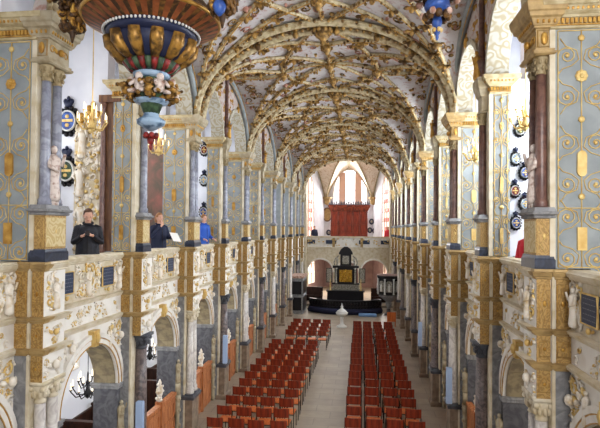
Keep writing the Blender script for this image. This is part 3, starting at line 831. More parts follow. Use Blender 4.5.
# ------------------------------------------------------------------ outer walls, floors, aisles
GA = 2.4                                                       # gallery depth from the pier corner
XL, XR = X0-HW-GA, X0+HW+GA
struct('floor', MB().box(XL-.3, XR+.3, -2, 50, -.2, 0), M['floor'])
for s, sd in ((-1,'left'), (1,'right')):
    xo = X0+s*(HW+GA); xi = X0+s*(HW+.66)
    a, b = sorted((xo, xo+s*.3)); struct(f'wall_{sd}_outer', MB().box(a, b, -3.2, 40.2, 0, 11.2), M['wall'])
    a, b = sorted((xi, xo)); struct(f'floor_{sd}_gallery', MB().box(a, b, 1.0, 40.2, 4.02, 4.17), M['cream'])
    a, b = sorted((X0+s*(HW+.72), xo)); struct(f'ceiling_{sd}_gallery', MB().box(a, b, 1.0, 40.2, 10.9, 11.05), M['wall'])
for s, sd in ((-1,'left'), (1,'right')):
    for i in range(0, 11):
        Y = (YL if s < 0 else YR)+L*i
        part(f'wall_{sd}_cross', cached(('wall_cross', s), lambda: MB().box(.9,GA,.2,.5,4.17,10.9), M['wall']), None, (X0+s*HW, Y, 0), 0, 'structure')
        part('infill', cached(('wall_infill', i % 2, s), (lambda w: lambda: MB().box(.2+w,.9,.2,.5,4.17,8.56))((.68 if i % 2 == 0 else (.46 if s < 0 else .36))), M['wall']), bpy.data.objects[-1] if 0 else None, (X0+s*HW, Y, 0), 0, 'structure').name = f'wall_{sd}_infill'
struct('wall_west_light_block', MB().box(XL-.3, X0+1.6, -3.3, -3.0, 0, 11.4).box(X0+1.6, XR+.3, -3.3, -3.0, 0, 5.0).box(X0+1.6, XR+.3, -3.3, -3.0, 10.2, 11.4), M['wall'])  # unseen, added to block sky light; opened only on the right for the fill
struct('ceiling_west_light_block', MB().box(XL-.3, XR+.3, -3.3, .9, 11.2, 11.4), M['wall'])  # unseen slab added to keep sky light out behind the camera
for s, sd in ((-1,'left'), (1,'right')):
    a, b = sorted((X0+s*(HW+.1), X0+s*(HW+GA))); struct(f'ceiling_{sd}_west', MB().box(a, b, .9, YL+.3, 10.92, 11.4), M['wall'])
# dark pews in the aisles
def bench():
    mb = MB().box(1.3,2.3,.0,.07,0,1.1); mb.box(1.3,2.3,.07,.5,.42,.47); mb.box(1.27,1.33,-.04,.55,0,1.0); mb.box(1.25,2.3,-.03,.1,1.1,1.16); return mb
for s in (-1, 1):
    for i in range(0, 6):
        for d, w2 in ((.7,'nearer'),(1.9,'farther')):
            Y = (YL if s < 0 else YR)+L*i+d+.35
            tag(part('aisle_pew', cached(('aisle_pew', s), bench, M['darkpew']), None, (X0+s*HW, Y, 0)), f'dark wooden pew, {w2} one behind the {ORD[i+1]} arch from the camera, {sname(s)} aisle', 'pew', f'dark pews of the {sname(s)} aisle')
# wainscot behind the first aisle bays
for s in (-1, 1):
    a, b = sorted((X0+s*(HW+GA-.06), X0+s*(HW+GA))); struct(f'trim_{sname(s)}_wainscot', MB().box(a, b, 3, 39, 0, 1.0), M['darkpew'])

# ------------------------------------------------------------------ chandeliers
def chand(r, arms, mt, bulbs=True):
    a = MB(); a.lathe(0,0,[(.01,-.28),(.05,-.24),(.09,-.17),(.05,-.1),(.03,0),(.05,.06),(.02,.12),(.02,.25),(.01,.3)],8)
    am = MB(); cn = MB()
    for tier, rr, z in ((0, r, -.08), (1, r*.6, .1)):
        for k in range(arms if tier == 0 else arms//2+1):
            q = 2*PI*(k+.3*tier)/(arms if tier == 0 else arms//2+1); c, d = math.cos(q), math.sin(q)
            am.tube([(0,0,z-.02),(rr*.3*c,rr*.3*d,z-.12),(rr*.7*c,rr*.7*d,z-.13),(rr*c,rr*d,z),(rr*c,rr*d,z+.04)], .013, 5)
            am.blob((rr*c,rr*d,z+.03),(.035,.035,.015),6,4)
            cn.lathe(rr*c, rr*d, [(.012,z+.04),(.012,z+.14),(.004,z+.18)], 6)
    return a, am, cn
CH = {}
for key, (r, n, m) in {'iron': (.34, 8, 'chblack'), 'brass': (.26, 8, 'palegold')}.items():
    a, am, cn = chand(r, n, m); CH[key] = (mesh('chandelier_stem', a, M[m], 1, True), mesh('chandelier_arm', am, M[m], 1, True), mesh('candle', MB().lathe(0, 0, [(.012,.04),(.012,.14),(.004,.18)], 6), M['bulb']), [(r, n, -.08, 0), (r*.6, n//2+1, .1, .3)])
def chandelier(kind, x, y, z, top, label, group):
    t = thing('chandelier', label, 'chandelier', (x, y, z), 0, group)
    part('stem', CH[kind][0], t); part('arm_wreath', CH[kind][1], t); 
    for rr, cnt, cz, ph in CH[kind][3]:
        for k in range(cnt): q = 2*PI*(k+ph)/cnt; part('candle', CH[kind][2], t, (rr*math.cos(q), rr*math.sin(q), cz))
    la = bpy.data.lights.new('chandelier_fill', 'POINT'); la.energy = 16 if kind == 'iron' else 14; la.shadow_soft_size = .3; la.color = (.95,.97,1) if kind == 'iron' else (1,.93,.85)  # added fill light; in the aisle it stands in for daylight
    lo = bpy.data.objects.new('chandelier_fill', la); COL.objects.link(lo); lo.location = (x, y, z+.3)
    part('chain', mesh('chain', MB().tube([(0,0,.28),(0,0,top-z)], .010, 5), M['darkstone'] if kind == 'iron' else M['palegold']), t)
for k in range(4):
    chandelier('iron', X0-HW-1.35, YL+L*k+3.55, 2.2, 4.02, f'black iron chandelier hanging in the left aisle, {ORD[k]} from the camera', 'iron chandeliers of the left aisle')
for x, y, z, lab in ((-5.0, 8.75, 7.6, 'brass chandelier in front of the tall gilded epitaph, left gallery'), (-5.05, 11.95, 7.65, 'brass chandelier above the woman with papers, left gallery'),
                     (2.86, 9.2, 7.6, 'brass chandelier by the coats of arms, right gallery'), (2.66, 12.2, 7.45, 'brass chandelier past the second pier, right gallery')):
    chandelier('brass', x, y, z, 10.9, lab, 'brass chandeliers of the galleries')

# ------------------------------------------------------------------ coats of arms, epitaph, painting on the outer walls
def cart_parts():
    n = 20
    fr = MB(); fr.prism([(.5*math.cos(2*PI*k/n), .5*math.sin(2*PI*k/n)) for k in range(n)], lambda u, v: (-.03, u*.8, v), lambda u, v: (.0, u*.8, v))
    for k in range(14):
        a = 2*PI*k/14; fr.blob((-.03, .38*math.cos(a), .48*math.sin(a)), (.05,.09,.09), 6, 4)
    shl = MB(); shl.prism([(.27*math.cos(2*PI*k/n), .33*math.sin(2*PI*k/n)) for k in range(n)], lambda u, v: (-.09, u, v), lambda u, v: (-.02, u, v))
    rim = MB().tube([(-.08, .29*math.cos(2*PI*k/n), .35*math.sin(2*PI*k/n)) for k in range(n)], .035, 6, True)
    cr = MB(); cr.blob((-.05,0,.62),(.06,.17,.14)); cr.blob((-.05,-.12,.7),(.05,.08,.1)); cr.blob((-.05,.12,.7),(.05,.08,.1)); cr.blob((-.05,0,.8),(.04,.07,.09))
    ch = MB(); ch.prism([(-.2,-.04),(.2,-.04),(.2,.05),(-.2,.05)], lambda u, v: (-.10, u, v), lambda u, v: (-.085, u, v)); ch.blob((-.1,0,.15),(.02,.08,.07)); ch.blob((-.1,0,-.16),(.02,.08,.07))
    return fr, shl, rim, cr, ch
def cartouche(x, y, z, k, shield, label, group):
    s = 1; t = thing('coat_of_arms', label, 'coat of arms', (x, y, z), PI/2, group); t.scale = (1, k, k)
    fr, shl, rim, cr, ch = CART
    part('scroll_frame', cached(('cfr', s), lambda: fr, M['ebony'], True), t)
    part('shield', cached(('csh', shield, s), lambda: shl, M[shield]), t)
    part('shield_rim', cached(('crm', s), lambda: rim, M['silverlight'], True), t)
    part('crest', cached(('ccr', s), lambda: cr, M['navy'], True), t)
    part('charge', cached(('cch', s), lambda: ch, M['palegold']), t)
CART = cart_parts()
def ximg(px, D): return (px-361.5)*D/507.6/(1+.123*(px-361.5)/507.6)
def zimg(py, px, D): return 5.56+(230+.009*(px-361.5)-py)*(D*.9925-.122*ximg(px, D))/500
def put_arms(px, py, D, k, sh, lab, side): cartouche(ximg(px, D), D, zimg(py, px, D), k, sh, f'{lab} coat of arms on the {side} gallery cross wall', f'arms on the {side} walls')
D = YL+L+.2
put_arms(68, 121, D, .6, 'bluepaint', 'black scrolled, blue-shielded upper', 'left'); put_arms(67, 171, D, .6, 'green', 'black scrolled, green-shielded lower', 'left')
D3 = YL+3*L+.2
for py, sh, lab in ((150,'red','small red-shielded highest'), (180,'porcelain','small pale-shielded middle'), (212,'bluepaint','small blue-shielded lowest')): put_arms(204, py, D3, .4, sh, lab, 'left')
DR = YR+L+.2
for px, py, sh, lab in ((515,159,'porcelain','topmost pale blue-rimmed'), (524,173,'bluepaint','upper blue, half hidden,'), (514,191,'red','middle red-shielded'), (524,204,'porcelain','lower pale, half hidden,'), (515,223,'bluepaint','lowest blue-shielded'), (519,130,'green','highest green, behind the brass chandelier,')):
    put_arms(px, py, DR, .27, sh, lab, 'right')
# tall gilded epitaph and painting on the left cross walls
xa, xb, xc = ximg(75, D), ximg(105, D), ximg(116, D)
t = thing('wall_epitaph', 'tall carved white and gold epitaph in a dark frame behind the man in black', 'epitaph', (xa, D, 0))
ew = xb-xa
part('back_panel', mesh('back_panel', MB().box(0,ew,-.06,0,5.0,7.7), M['cream']), t)
wh, go = MB(), MB(); R = random.Random(5)
for k in range(240):
    q = go if R.random() < .4 else wh; q.blob((R.uniform(.03,ew), -.08, R.uniform(5.0,7.75)), (R.uniform(.02,.06), .04, R.uniform(.03,.06)), 6, 4)
for k in range(40):
    z = R.uniform(5.1,7.6); x = R.uniform(.1,ew-.1); r_ = R.uniform(.05,.1); a0 = R.uniform(0,6)
    wh.tube([(x+r_*(1-.8*j/9)*math.cos(a0+.7*j), -.1, z+r_*(1-.8*j/9)*math.sin(a0+.7*j)) for j in range(10)], .018, 4)
for z, x in ((5.4,.2),(6.2,.16),(7.0,.2)):
    b = len(wh.v); m = MB(); figure(m, 0, 0, 0, .7); wh.v += [(x+v[1], -.12+v[0], z+v[2]) for v in m.v]; wh.f += [tuple(b+i for i in f) for f in m.f]
part('white_relief', mesh('white_relief', wh, M['relief'], 1, True), t); part('gilt_relief', mesh('gilt_relief', go, M['palegold'], 1, True), t)
fw = xc-xb
part('frame', mesh('frame', MB().box(ew,ew+fw*1.6,-.16,0,5.0,8.15).box(ew-.06,ew+fw*1.7,-.22,0,8.15,8.3), M['frame']), t)
part('frame_column', mesh('frame_column', MB().lathe(ew+.04,-.2,[(.07,5.0),(.05,5.15),(.055,6.6),(.045,8.0),(.07,8.14)],10), M['redshaft'], 1, True), t)
top = MB()
for k in range(16): top.blob((R.uniform(.1,ew+.15), -.1, 7.75+R.uniform(0,.45)*(1 if k > 6 else .4)), (.06,.06,.07), 6, 4)
part('gilt_cresting', mesh('gilt_cresting', top, M['gold'], 1, True), t)
D2 = YL+2*L+.2
pa, pb = ximg(140, D2), ximg(172, D2)
t = thing('wall_painting', 'tall dark painting in a gilt frame behind the woman with papers', 'painting', (pa, D2, 0))
part('canvas', mesh('canvas', MB().box(.02,pb-pa,-.05,0,5.0,8.0), M['paint']), t)
part('frame', mesh('frame', MB().tube([(.02,-.04,5.0),(pb-pa,-.04,5.0),(pb-pa,-.04,8.0),(.02,-.04,8.0)], .05, 6, True), M['gold']), t)

# ------------------------------------------------------------------ chairs
def q_box(*a): return MB().box(*a)
def back_fn():
    mb = MB(); n = 6                                           # gently curved plywood back
    for k in range(n+1):
        x = -.2+.40*k/n; y = -.21+.028*(1-(2*k/n-1)**2)*-1
        for dy in (0, .016):
            mb.v += [(x, y-.025+dy, .66), (x, y-.045+dy, .90)]
    for k in range(n):
        p = 4*k
        mb.f += [(p,p+4,p+5,p+1),(p+2,p+3,p+7,p+6),(p+1,p+5,p+7,p+3),(p,p+2,p+6,p+4)]
    mb.f += [(0,1,3,2),(4*n,4*n+2,4*n+3,4*n+1)]
    return mb
def seat_fn():
    return MB().loft(-.2,.2,-.17,.23,[(.435,-.01),(.44,0),(.455,0),(.462,-.008)])
def leg_fn(sx, back):
    y0 = -.19 if back else .2
    if back: return lambda: MB().tube([(sx*.2,y0-.06,0),(sx*.2,y0,.44),(sx*.195,y0-.035,.88)], .012, 6)
    return lambda: MB().tube([(sx*.2,y0+.02,0),(sx*.2,y0,.44)], .012, 6)
def frame_fn(): return MB().tube([(-.2,-.19,.428),(.2,-.19,.428),(.2,.2,.428),(-.2,.2,.428)], .011, 6, True)
CM = {'back': mesh('backrest', back_fn(), M['wood'], 1, False), 'seat': mesh('seat', seat_fn(), M['seat']), 'frame': mesh('seat_frame', frame_fn(), M['metal'])}
LEGS = [mesh('leg', leg_fn(sx, bk)(), M['metal']) for sx in (-1,1) for bk in (True, False)]
proto = thing('chapel_chair', '', 'chair')
part('backrest', CM['back'], proto); part('seat', CM['seat'], proto); part('seat_frame', CM['frame'], proto)
for me in LEGS: part('leg', me, proto)
first = True
def chair(x, y, label, group):
    global first
    if first: o = proto; first = False
    else:
        o = proto.copy(); COL.objects.link(o)
        for c in list(proto.children):
            d = c.copy(); COL.objects.link(d); d.parent = o
    R = random.Random(int(x*991+y*77)); o.location = (x+R.uniform(-.03,.03), y+R.uniform(-.025,.025), 0); o.rotation_euler = (0,0,R.uniform(-.05,.05))
    o['label'] = label; o['category'] = 'chair'; o['group'] = group
SEATP = ['at the wall end', 'second from the wall', 'second from the aisle', 'at the aisle end']
LROWS = [11.55+.8155*k for k in range(13)]
for k, y in enumerate(LROWS):
    for j in range(4): chair(-3.55+.51*j, y, f'red-brown chair {SEATP[j]}, row {ORD[k]} from the camera, left block', 'chairs of the left block')
for k in range(4):
    for j in range(4): chair(-3.3+.51*j, 23.4+.97*k, f'red-brown chair {SEATP[j]}, {ORD[k]} row of the left group nearest the altar', 'chairs of the left front group')
for k in range(18):
    for j in range(4): chair(-.17+.51*j, 12.0+.83*k, f'red-brown chair {SEATP[3-j]}, row {ORD[k]} from the camera, right block', 'chairs of the right block')

# ------------------------------------------------------------------ pendants in the upper left and right
def ringblobs(mb, r, z, n, sz, ph=0):
    for k in range(n):
        a = ph+2*PI*k/n; mb.blob((r*math.cos(a), r*math.sin(a), z), sz, 6, 4)
t = thing('carved_pendant', 'huge painted and gilded pendant with a fluted orange fan, hanging at the upper left', 'pendant', (-2.64, 6.0, -.035))
for nm, ph, m in (('orange_slat', 0, 'orange'), ('green_slat', .5, 'darkfol')):
    mb = MB(); n = 34
    for k in range(n):
        a = 2*PI*(k+ph)/n; d = PI/n*.55 if ph == 0 else PI/n*.45
        def P(r, z, q): return (r*math.cos(a+q), r*math.sin(a+q), z)
        b = len(mb.v)
        mb.v += [P(.54,8.05,-d), P(.54,8.05,d), P(.82,8.17,d), P(.82,8.17,-d), P(.54,8.10,-d), P(.54,8.10,d), P(.82,8.22,d), P(.82,8.22,-d)]
        mb.f += [tuple(b+i for i in q) for q in ((0,1,2,3),(4,7,6,5),(0,4,5,1),(1,5,6,2),(2,6,7,3),(3,7,4,0))]
    part(nm, mesh(nm, mb, M[m]), t)
part('canopy_rim', mesh('canopy_rim', MB().tube([(.835*math.cos(2*PI*k/40), .835*math.sin(2*PI*k/40), 8.2) for k in range(40)], .025, 6, True), M['gold'], 1, True), t)
part('canopy_dome', mesh('canopy_dome', MB().lathe(0,0,[(.82,8.22),(.7,8.4),(.4,8.75),(.15,9.0)],24), M['darkfol'], 1, True), t)
part('purple_band', mesh('purple_band', MB().lathe(0,0,[(.47,7.93),(.55,7.97),(.57,8.05),(.5,8.1)],32), M['navy'], 1, True), t)
mb = MB(); ringblobs(mb, .585, 8.03, 72, (.018,.018,.02)); part('pearl_trim', mesh('pearl_trim', mb, M['silverlight'], 1, True), t)
part('bowl', mesh('bowl', MB().lathe(0,0,[(.26,7.66),(.36,7.7),(.46,7.8),(.5,7.92),(.48,7.97)],32), M['navy'], 1, True), t)
mb = MB()
for k in range(12):
    a = 2*PI*k/12; c, d = math.cos(a), math.sin(a)
    mb.tube([(.30*c,.30*d,7.68),(.41*c,.41*d,7.75),(.49*c,.49*d,7.84),(.52*c,.52*d,7.95)], [.05,.075,.085,.07], 8)
    mb.blob((.52*c,.52*d,7.86), (.05,.05,.06), 6, 4)
R = random.Random(31)
for k in range(12):
    a = 2*PI*k/12
    for q in range(7): b_ = a+R.uniform(-.12,.12); u_ = R.random(); mb.blob(((.40+.16*u_)*math.cos(b_), (.40+.16*u_)*math.sin(b_), 7.70+.22*u_), R.uniform(.018,.035), 5, 4)
part('gilt_lobe_ring', mesh('gilt_lobe_ring', mb, M['oldgold'], 1, True), t)
for nm, ph, m in (('red_gadroon', 0, 'red'), ('green_gadroon', .5, 'green')):
    mb = MB()
    for k in range(12):
        a = 2*PI*(k+ph)/12; c, d = math.cos(a), math.sin(a); mb.tube([(.18*c,.18*d,7.54),(.25*c,.25*d,7.58),(.32*c,.32*d,7.67)], [.02,.04,.05], 6)
    part(nm, mesh(nm, mb, M[m], 1, True), t)
part('white_collar', mesh('white_collar', MB().lathe(0,0,[(.14,7.46),(.22,7.48),(.23,7.53),(.16,7.56)],20), M['porcelain'], 1, True), t)
mb = MB(); gb = MB()
for k in range(6):
    a = 2*PI*k/6+.3; c, d = math.cos(a), math.sin(a)
    mb.blob((.25*c,.25*d,7.44),(.05,.05,.06),8,5); mb.blob((.24*c,.24*d,7.34),(.065,.065,.09),8,5)
    for q in (-.25,.25): mb.tube([(.25*math.cos(a+q),.25*math.sin(a+q),7.4),(.33*math.cos(a+q),.33*math.sin(a+q),7.33)],[.03,.02],5); mb.tube([(.25*math.cos(a+q),.25*math.sin(a+q),7.28),(.35*math.cos(a+q),.35*math.sin(a+q),7.25)],[.035,.02],5)
    a += PI/6; c, d = math.cos(a), math.sin(a)
    for z in (7.24,7.31,7.38): gb.blob((.27*c,.27*d,z),(.06,.06,.05),7,4)
    gb.blob((.34*c,.34*d,7.28),(.05,.05,.06),6,4)
    for q in range(9): gb.blob(((.3+.06*R.random())*math.cos(a+R.uniform(-.4,.4)), (.3+.06*R.random())*math.sin(a+R.uniform(-.4,.4)), R.uniform(7.2,7.42)), R.uniform(.02,.04), 5, 4); gb.blob((.16*c,.16*d,7.22),(.08,.08,.05),6,4)
part('cherub_wreath', mesh('cherub_wreath', mb, M['palest'], 1, True), t); part('gilt_wreath', mesh('gilt_wreath', gb, M['oldgold'], 1, True), t)
part('core', mesh('core', MB().lathe(0,0,[(.06,6.95),(.14,7.15),(.2,7.25),(.2,7.4),(.15,7.5),(.2,7.7)],14), M['green'], 1, True), t)
part('blue_vase', mesh('blue_vase', MB().lathe(0,0,[(.03,6.82),(.1,6.86),(.17,6.9),(.18,6.95),(.1,7.0),(.085,7.08),(.1,7.14),(.2,7.17),(.22,7.2),(.1,7.24)],20), M['porcelain'], 1, True), t)
mb = MB(); ringblobs(mb, .07, 6.76, 6, (.04,.04,.04)); mb.blob((0,0,6.7),(.05,.05,.06)); mb.blob((0,0,6.62),(.025,.025,.05)); part('red_berry_tip', mesh('red_berry_tip', mb, M['red'], 1, True), t)
part('rod', mesh('rod', MB().tube([(0,0,8.9),(0,0,10.85)], .03, 8), M['gold']), t)

t = thing('hanging_pendant', 'gilded pendant with a bright blue ball and cherub heads, hanging at the upper right', 'pendant', (.87, 6.0, 0))
part('blue_ball', mesh('blue_ball', MB().lathe(0,0,[(.05,8.13),(.13,8.16),(.15,8.2),(.14,8.25),(.1,8.3),(.05,8.33)],20), M['bluepaint'], 1, True), t)
mb = MB(); ringblobs(mb, .22, 8.36, 9, (.065,.065,.07)); ringblobs(mb, .29, 8.48, 11, (.07,.07,.085)); ringblobs(mb, .13, 8.08, 8, (.05,.05,.055)); ringblobs(mb, .2, 8.58, 8, (.1,.1,.12))
part('gilt_bead_wreath', mesh('gilt_bead_wreath', mb, M['darkfol'], 1, True), t)
mb = MB(); ringblobs(mb, .25, 8.31, 6, (.05,.05,.06), .3); ringblobs(mb, .33, 8.42, 8, (.055,.055,.065), .2); ringblobs(mb, .165, 8.1, 5, (.04,.04,.045), .5); part('cherub_head_wreath', mesh('cherub_head_wreath', mb, M['pinkst'], 1, True), t)
part('finial', mesh('finial', MB().lathe(0,0,[(.005,7.8),(.02,7.83),(.018,7.86),(.035,7.88),(.04,7.91),(.025,7.94),(.055,7.98),(.06,8.02),(.03,8.14)],12), M['bluepaint'], 1, True), t)
mb = MB(); ringblobs(mb, .045, 7.92, 5, (.025,.025,.03)); part('gilt_tip', mesh('gilt_tip', mb, M['palegold'], 1, True), t)
part('rod', mesh('rod', MB().tube([(0,0,8.3),(0,0,10.7)], .03, 8), M['gold']), t)

def foliage_pendant(x, y, z, r, n, seed, label):
    t = thing('foliage_pendant', label, 'pendant', (x, y, z), 0, 'dark foliage pendants')
    R = random.Random(seed); mb = MB(); gb = MB()
    for k in range(n):
        a = R.uniform(0, 6.28); q = R.random()**.6; zz = R.uniform(0, 1.0)
        c = (r*q*(.4+zz*.6)*math.cos(a), r*q*(.4+zz*.6)*math.sin(a), zz*.6)
        tgt = mb if R.random() < .75 else gb
        if R.random() < .4: tgt.spiral(c[0], c[1], c[2], .09, 1.2, a, 1, .025)
        else: tgt.blob(c, (R.uniform(.03,.07),R.uniform(.03,.08),R.uniform(.03,.07)), 6, 4, a)
    part('dark_foliage', mesh('dark_foliage', mb, M['darkfol'], 1, True), t); part('gilt_foliage', mesh('gilt_foliage', gb, M['gold'], 1, True), t)
    part('stem', mesh('stem', MB().lathe(0,0,[(.01,-.18),(.03,-.1),(.06,0),(.03,.5),(.02,1.0),(.02,2.0)],8), M['darkfol'], 1, True), t)
    return t
foliage_pendant(-3.72, 6.0, 8.12, .3, 150, 4, 'dark carved foliage pendant beside the first left pier, left of the orange fan')
t = foliage_pendant(-1.5, 5.2, 7.9, .3, 180, 9, 'dark carved foliage pendant with a small blue ball, right of the orange fan')
part('blue_ball', mesh('blue_ball2', MB().lathe(0,-.12,[(.01,-.1),(.05,-.06),(.075,0),(.05,.06),(.01,.1)],12), M['bluepaint'], 1, True), t)

# ------------------------------------------------------------------ far end: gallery front, apse, windows, organ
YG = 39.6; W = HW+.55
def span_wall(ops, spring, y0, y1, xa, xb, ztop):
    mb = MB(); xs = {xa, xb}
    for c, r in ops: xs |= {c-r*math.cos(PI*k/20) for k in range(21)}
    xs = sorted(xs)
    def lo(x):
        for c, r in ops:
            d = abs(x-c)
            if d < r-1e-6: return spring+math.sqrt(r*r-d*d)
        return 0
    for a, b in zip(xs, xs[1:]):
        m = (a+b)/2; inside = any(abs(m-c) < r for c, r in ops)
        la, lb = (lo(a) if inside and lo(a) else (spring if inside else 0)), (lo(b) if inside and lo(b) else (spring if inside else 0))
        k = len(mb.v)
        mb.v += [(a,y0,la),(b,y0,lb),(b,y0,ztop),(a,y0,ztop),(a,y1,la),(b,y1,lb),(b,y1,ztop),(a,y1,ztop)]
        mb.f += [tuple(k+i for i in q) for q in ((0,1,2,3),(7,6,5,4),(0,4,5,1),(3,2,6,7),(0,3,7,4),(1,5,6,2))]
    return mb
OPS = [(X0-2.15, 1.0), (X0, .85), (X0+2.05, 1.0)]
struct('wall_altar_arcade', span_wall(OPS, 2.2, YG, YG+.5, X0-W, X0+W, 4.1), M['cream'])
t = thing('altar_gallery_parapet', 'cream carved parapet of the organ gallery above the altar', 'parapet', (X0, YG, 0))
part('wall_panel', mesh('wall_panel2', MB().box(-W,W,0,.3,4.1,4.95), M['white']), t)
part('handrail', mesh('handrail2', MB().box(-W,W,-.1,.35,4.93,5.05).box(-W,W,-.06,.3,4.1,4.2), M['cream']), t)
for k in range(7):
    if k % 2 == 0: part('bracket', mesh('bracket', MB().box(-3.3+k*1.1-.1,-3.3+k*1.1+.1,-.05,0,4.2,4.93), M['tanplain']), t)
for x in (-3.0, -1.3, 1.3, 3.0): part('plaque', mesh('plaque2', MB().box(x-.42,x+.42,-.04,0,4.45,4.75), M['slate']), t)
mb = MB(); wh = MB(); R = random.Random(6)
for k in range(80): (mb if k % 3 else wh).blob((R.uniform(-W+.2,W-.2), -.03, R.uniform(4.3,4.85)), (R.uniform(.03,.1),.03,R.uniform(.03,.08)), 6, 4)
part('gilt_relief', mesh('gilt_relief2', mb, M['palegold'], 1, True), t)
for c, r in OPS:
    a = thing('altar_arch_surround', f'pale moulded arch beneath the organ gallery, {"left of" if c < X0-.1 else ("right of" if c > X0+.1 else "behind")} the altar', 'arch', (c, YG, 2.2), 0, 'arches beneath the organ gallery')
    pts = [((r+.06)*math.cos(PI*k/20), -.03, (r+.06)*math.sin(PI*k/20)) for k in range(21)]
    part('archivolt', mesh('archivolt2', MB().tube(pts, .07, 6), M['white'], 1, True), a)
struct('floor_organ_gallery', MB().box(X0-W, X0+W, YG+.3, 47.6, 3.95, 4.12), M['cream'])
struct('floor_altar_step', MB().box(X0-W-.2, X0+W+.2, 36.3, 48, 0, .17), M['floor'])
# the apse: polar strips round (X0, 40)
PC = [(3.95,0),(2.27,7.5),(-2.27,7.5),(-3.95,0)]
def seg_pts(n=14):
    out = []
    for a, b in zip(PC, PC[1:]):
        for k in range(n): t = k/n; out.append((a[0]+(b[0]-a[0])*t, a[1]+(b[1]-a[1])*t, 8.4+3.0*max(0, 1-abs(2*t-1)**1.7)))
    out.append((PC[-1][0], PC[-1][1], 8.4)); return out
SP = seg_pts()
up, low, vt = MB(), MB(), MB()
for x, y, b in SP: up.v += [(x,y,4.1),(x,y,b+.02)]; low.v += [(x,y,0),(x,y,4.12)]
for k in range(len(SP)-1):
    up.f.append((2*k,2*k+2,2*k+3,2*k+1)); low.f.append((2*k,2*k+2,2*k+3,2*k+1))
NT = 12
for x, y, b in SP:
    for j in range(NT+1):
        t = j/NT; vt.v.append((x*(1-t), y*(1-t), b+(11.9-b)*math.sin(t*PI/2)**.9))
for k in range(len(SP)-1):
    for j in range(NT): p = k*(NT+1)+j; vt.f.append((p, p+1, p+NT+2, p+NT+1))
def apse_struct(name, mb, m, smooth=False):
    me = bpy.data.meshes.new(name); me.from_pydata(mb.v, [], mb.f); me.materials.append(M[m])
    if smooth: me.polygons.foreach_set('use_smooth', [True]*len(me.polygons))
    return part(name, me, None, (X0-.12, 40, 0), 0, 'structure')
apse_struct('wall_apse_upper', up, 'wall'); apse_struct('wall_apse_lower', low, 'pinkwall')
c = apse_struct('ceiling_apse', vt, 'apse', True)
rb = MB()
for (x, y) in PC[1:3]+[(0,7.5)]+[((PC[0][0]+PC[1][0])/2, 3.75), ((PC[2][0]+PC[3][0])/2, 3.75)]:
    b = 8.4 if (x, y) in PC else 11.4
    rb.tube([(x*(1-t)*.985, y*(1-t)*.985, b+(11.9-b)*math.sin(t*PI/2)**.9-.05) for t in [k/12 for k in range(13)]], .09, 6)
for a, b in zip(PC, PC[1:]):
    rb.tube([((a[0]+(b[0]-a[0])*t)*.98, (a[1]+(b[1]-a[1])*t)*.98, 8.4+3.0*max(0,1-abs(2*t-1)**1.7)) for t in [k/20 for k in range(21)]], .045, 6)
part('rib_moulding', mesh('apse_rib_moulding', rb, M['rib'], 1, True), c)
for k, (x, y) in enumerate(PC[1:3]):
    tag(part('vault_corbel', mesh('vault_corbel', MB().lathe(0,0,[(.1,7.9),(.28,8.05),(.32,8.4),(.46,8.5),(.46,8.65)],8), M['tanplain']), None, (X0+x*.95, 40+y*.95, 0)), f'tan stone corbel carrying the apse vault, {"right" if k == 0 else "left"} of the big window', 'corbel', 'apse corbels')
# tympanum between nave vault and apse
mb = MB(); n = 40
for k in range(n+1):
    x = VW*math.cos(PI*k/n)*1.02; mb.v += [(x,0,z1(x*.99)-.02),(x*1.15,0,12.3)]
for k in range(n): mb.f.append((2*k,2*k+1,2*k+3,2*k+2))
struct('wall_tympanum', mb, M['apse'], (X0, YV+LB*5+.35, 0))
for s in (-1, 1):
    a, b = sorted((X0+s*(HW-.1), X0+s*(HW+1.2))); struct(f'wall_{sname(s)}_chancel', MB().box(a, b, 38.9, 40.3, 0, 12), M['cream'])

def pointed(w, h0, h1, n=10):                                   # outline, pointed arch
    pts = [(-w,h0),(w,h0)]; hs = h1-1.5*w
    for k in range(n+1): t = k/n; pts.append((w*math.cos(t*PI/2)**.9 if t < 1 else 0, hs+1.5*w*math.sin(t*PI/2)))
    for k in range(n-1, -1, -1): t = k/n; pts.append((-w*math.cos(t*PI/2)**.9, hs+1.5*w*math.sin(t*PI/2)))
    return pts
def window(n, cx, cy, rz, w, h0, h1, glass, panes=None, mull=(), bars=()):
    P = pointed(w, h0, h1)
    o = part(f'window_{n}', mesh(f'window_{n}', MB().prism(P, lambda u, v: (u,-.04,v), lambda u, v: (u,.02,v)), glass), None, (cx, cy, 0), rz, 'structure')
    fr = MB().tube([(u,-.05,v) for u, v in P], .07, 6, True)
    part('frame', mesh('frame', fr, M['white']), o)
    mb = MB()
    def topat(x): return h1-1.5*w+1.5*w*math.sqrt(max(0,1-min(1,abs(x)/w)**2))
    for x, hw_ in mull: mb.box(x-hw_, x+hw_, -.12, -.03, h0, topat(x))
    for z in bars: mb.box(-w+.02, w-.02, -.09, -.03, z-.03, z+.03)
    if mull or bars: part('mullion', mesh('mullion', mb, M['mullion']), o)
    if panes:
        q = MB()
        for (a, b, c2, d) in panes: q.box(a, b, -.055, -.03, c2, d)
        part('red_pane', mesh('red_pane', q, M['redglass']), o)
window(1, X0, 47.42, 0, 1.6, 6.6, 11.25, M['glass'], None, ((-.75,.3),(.75,.3)), (7.9,9.3))
fa = math.atan2(7.5, 1.68)
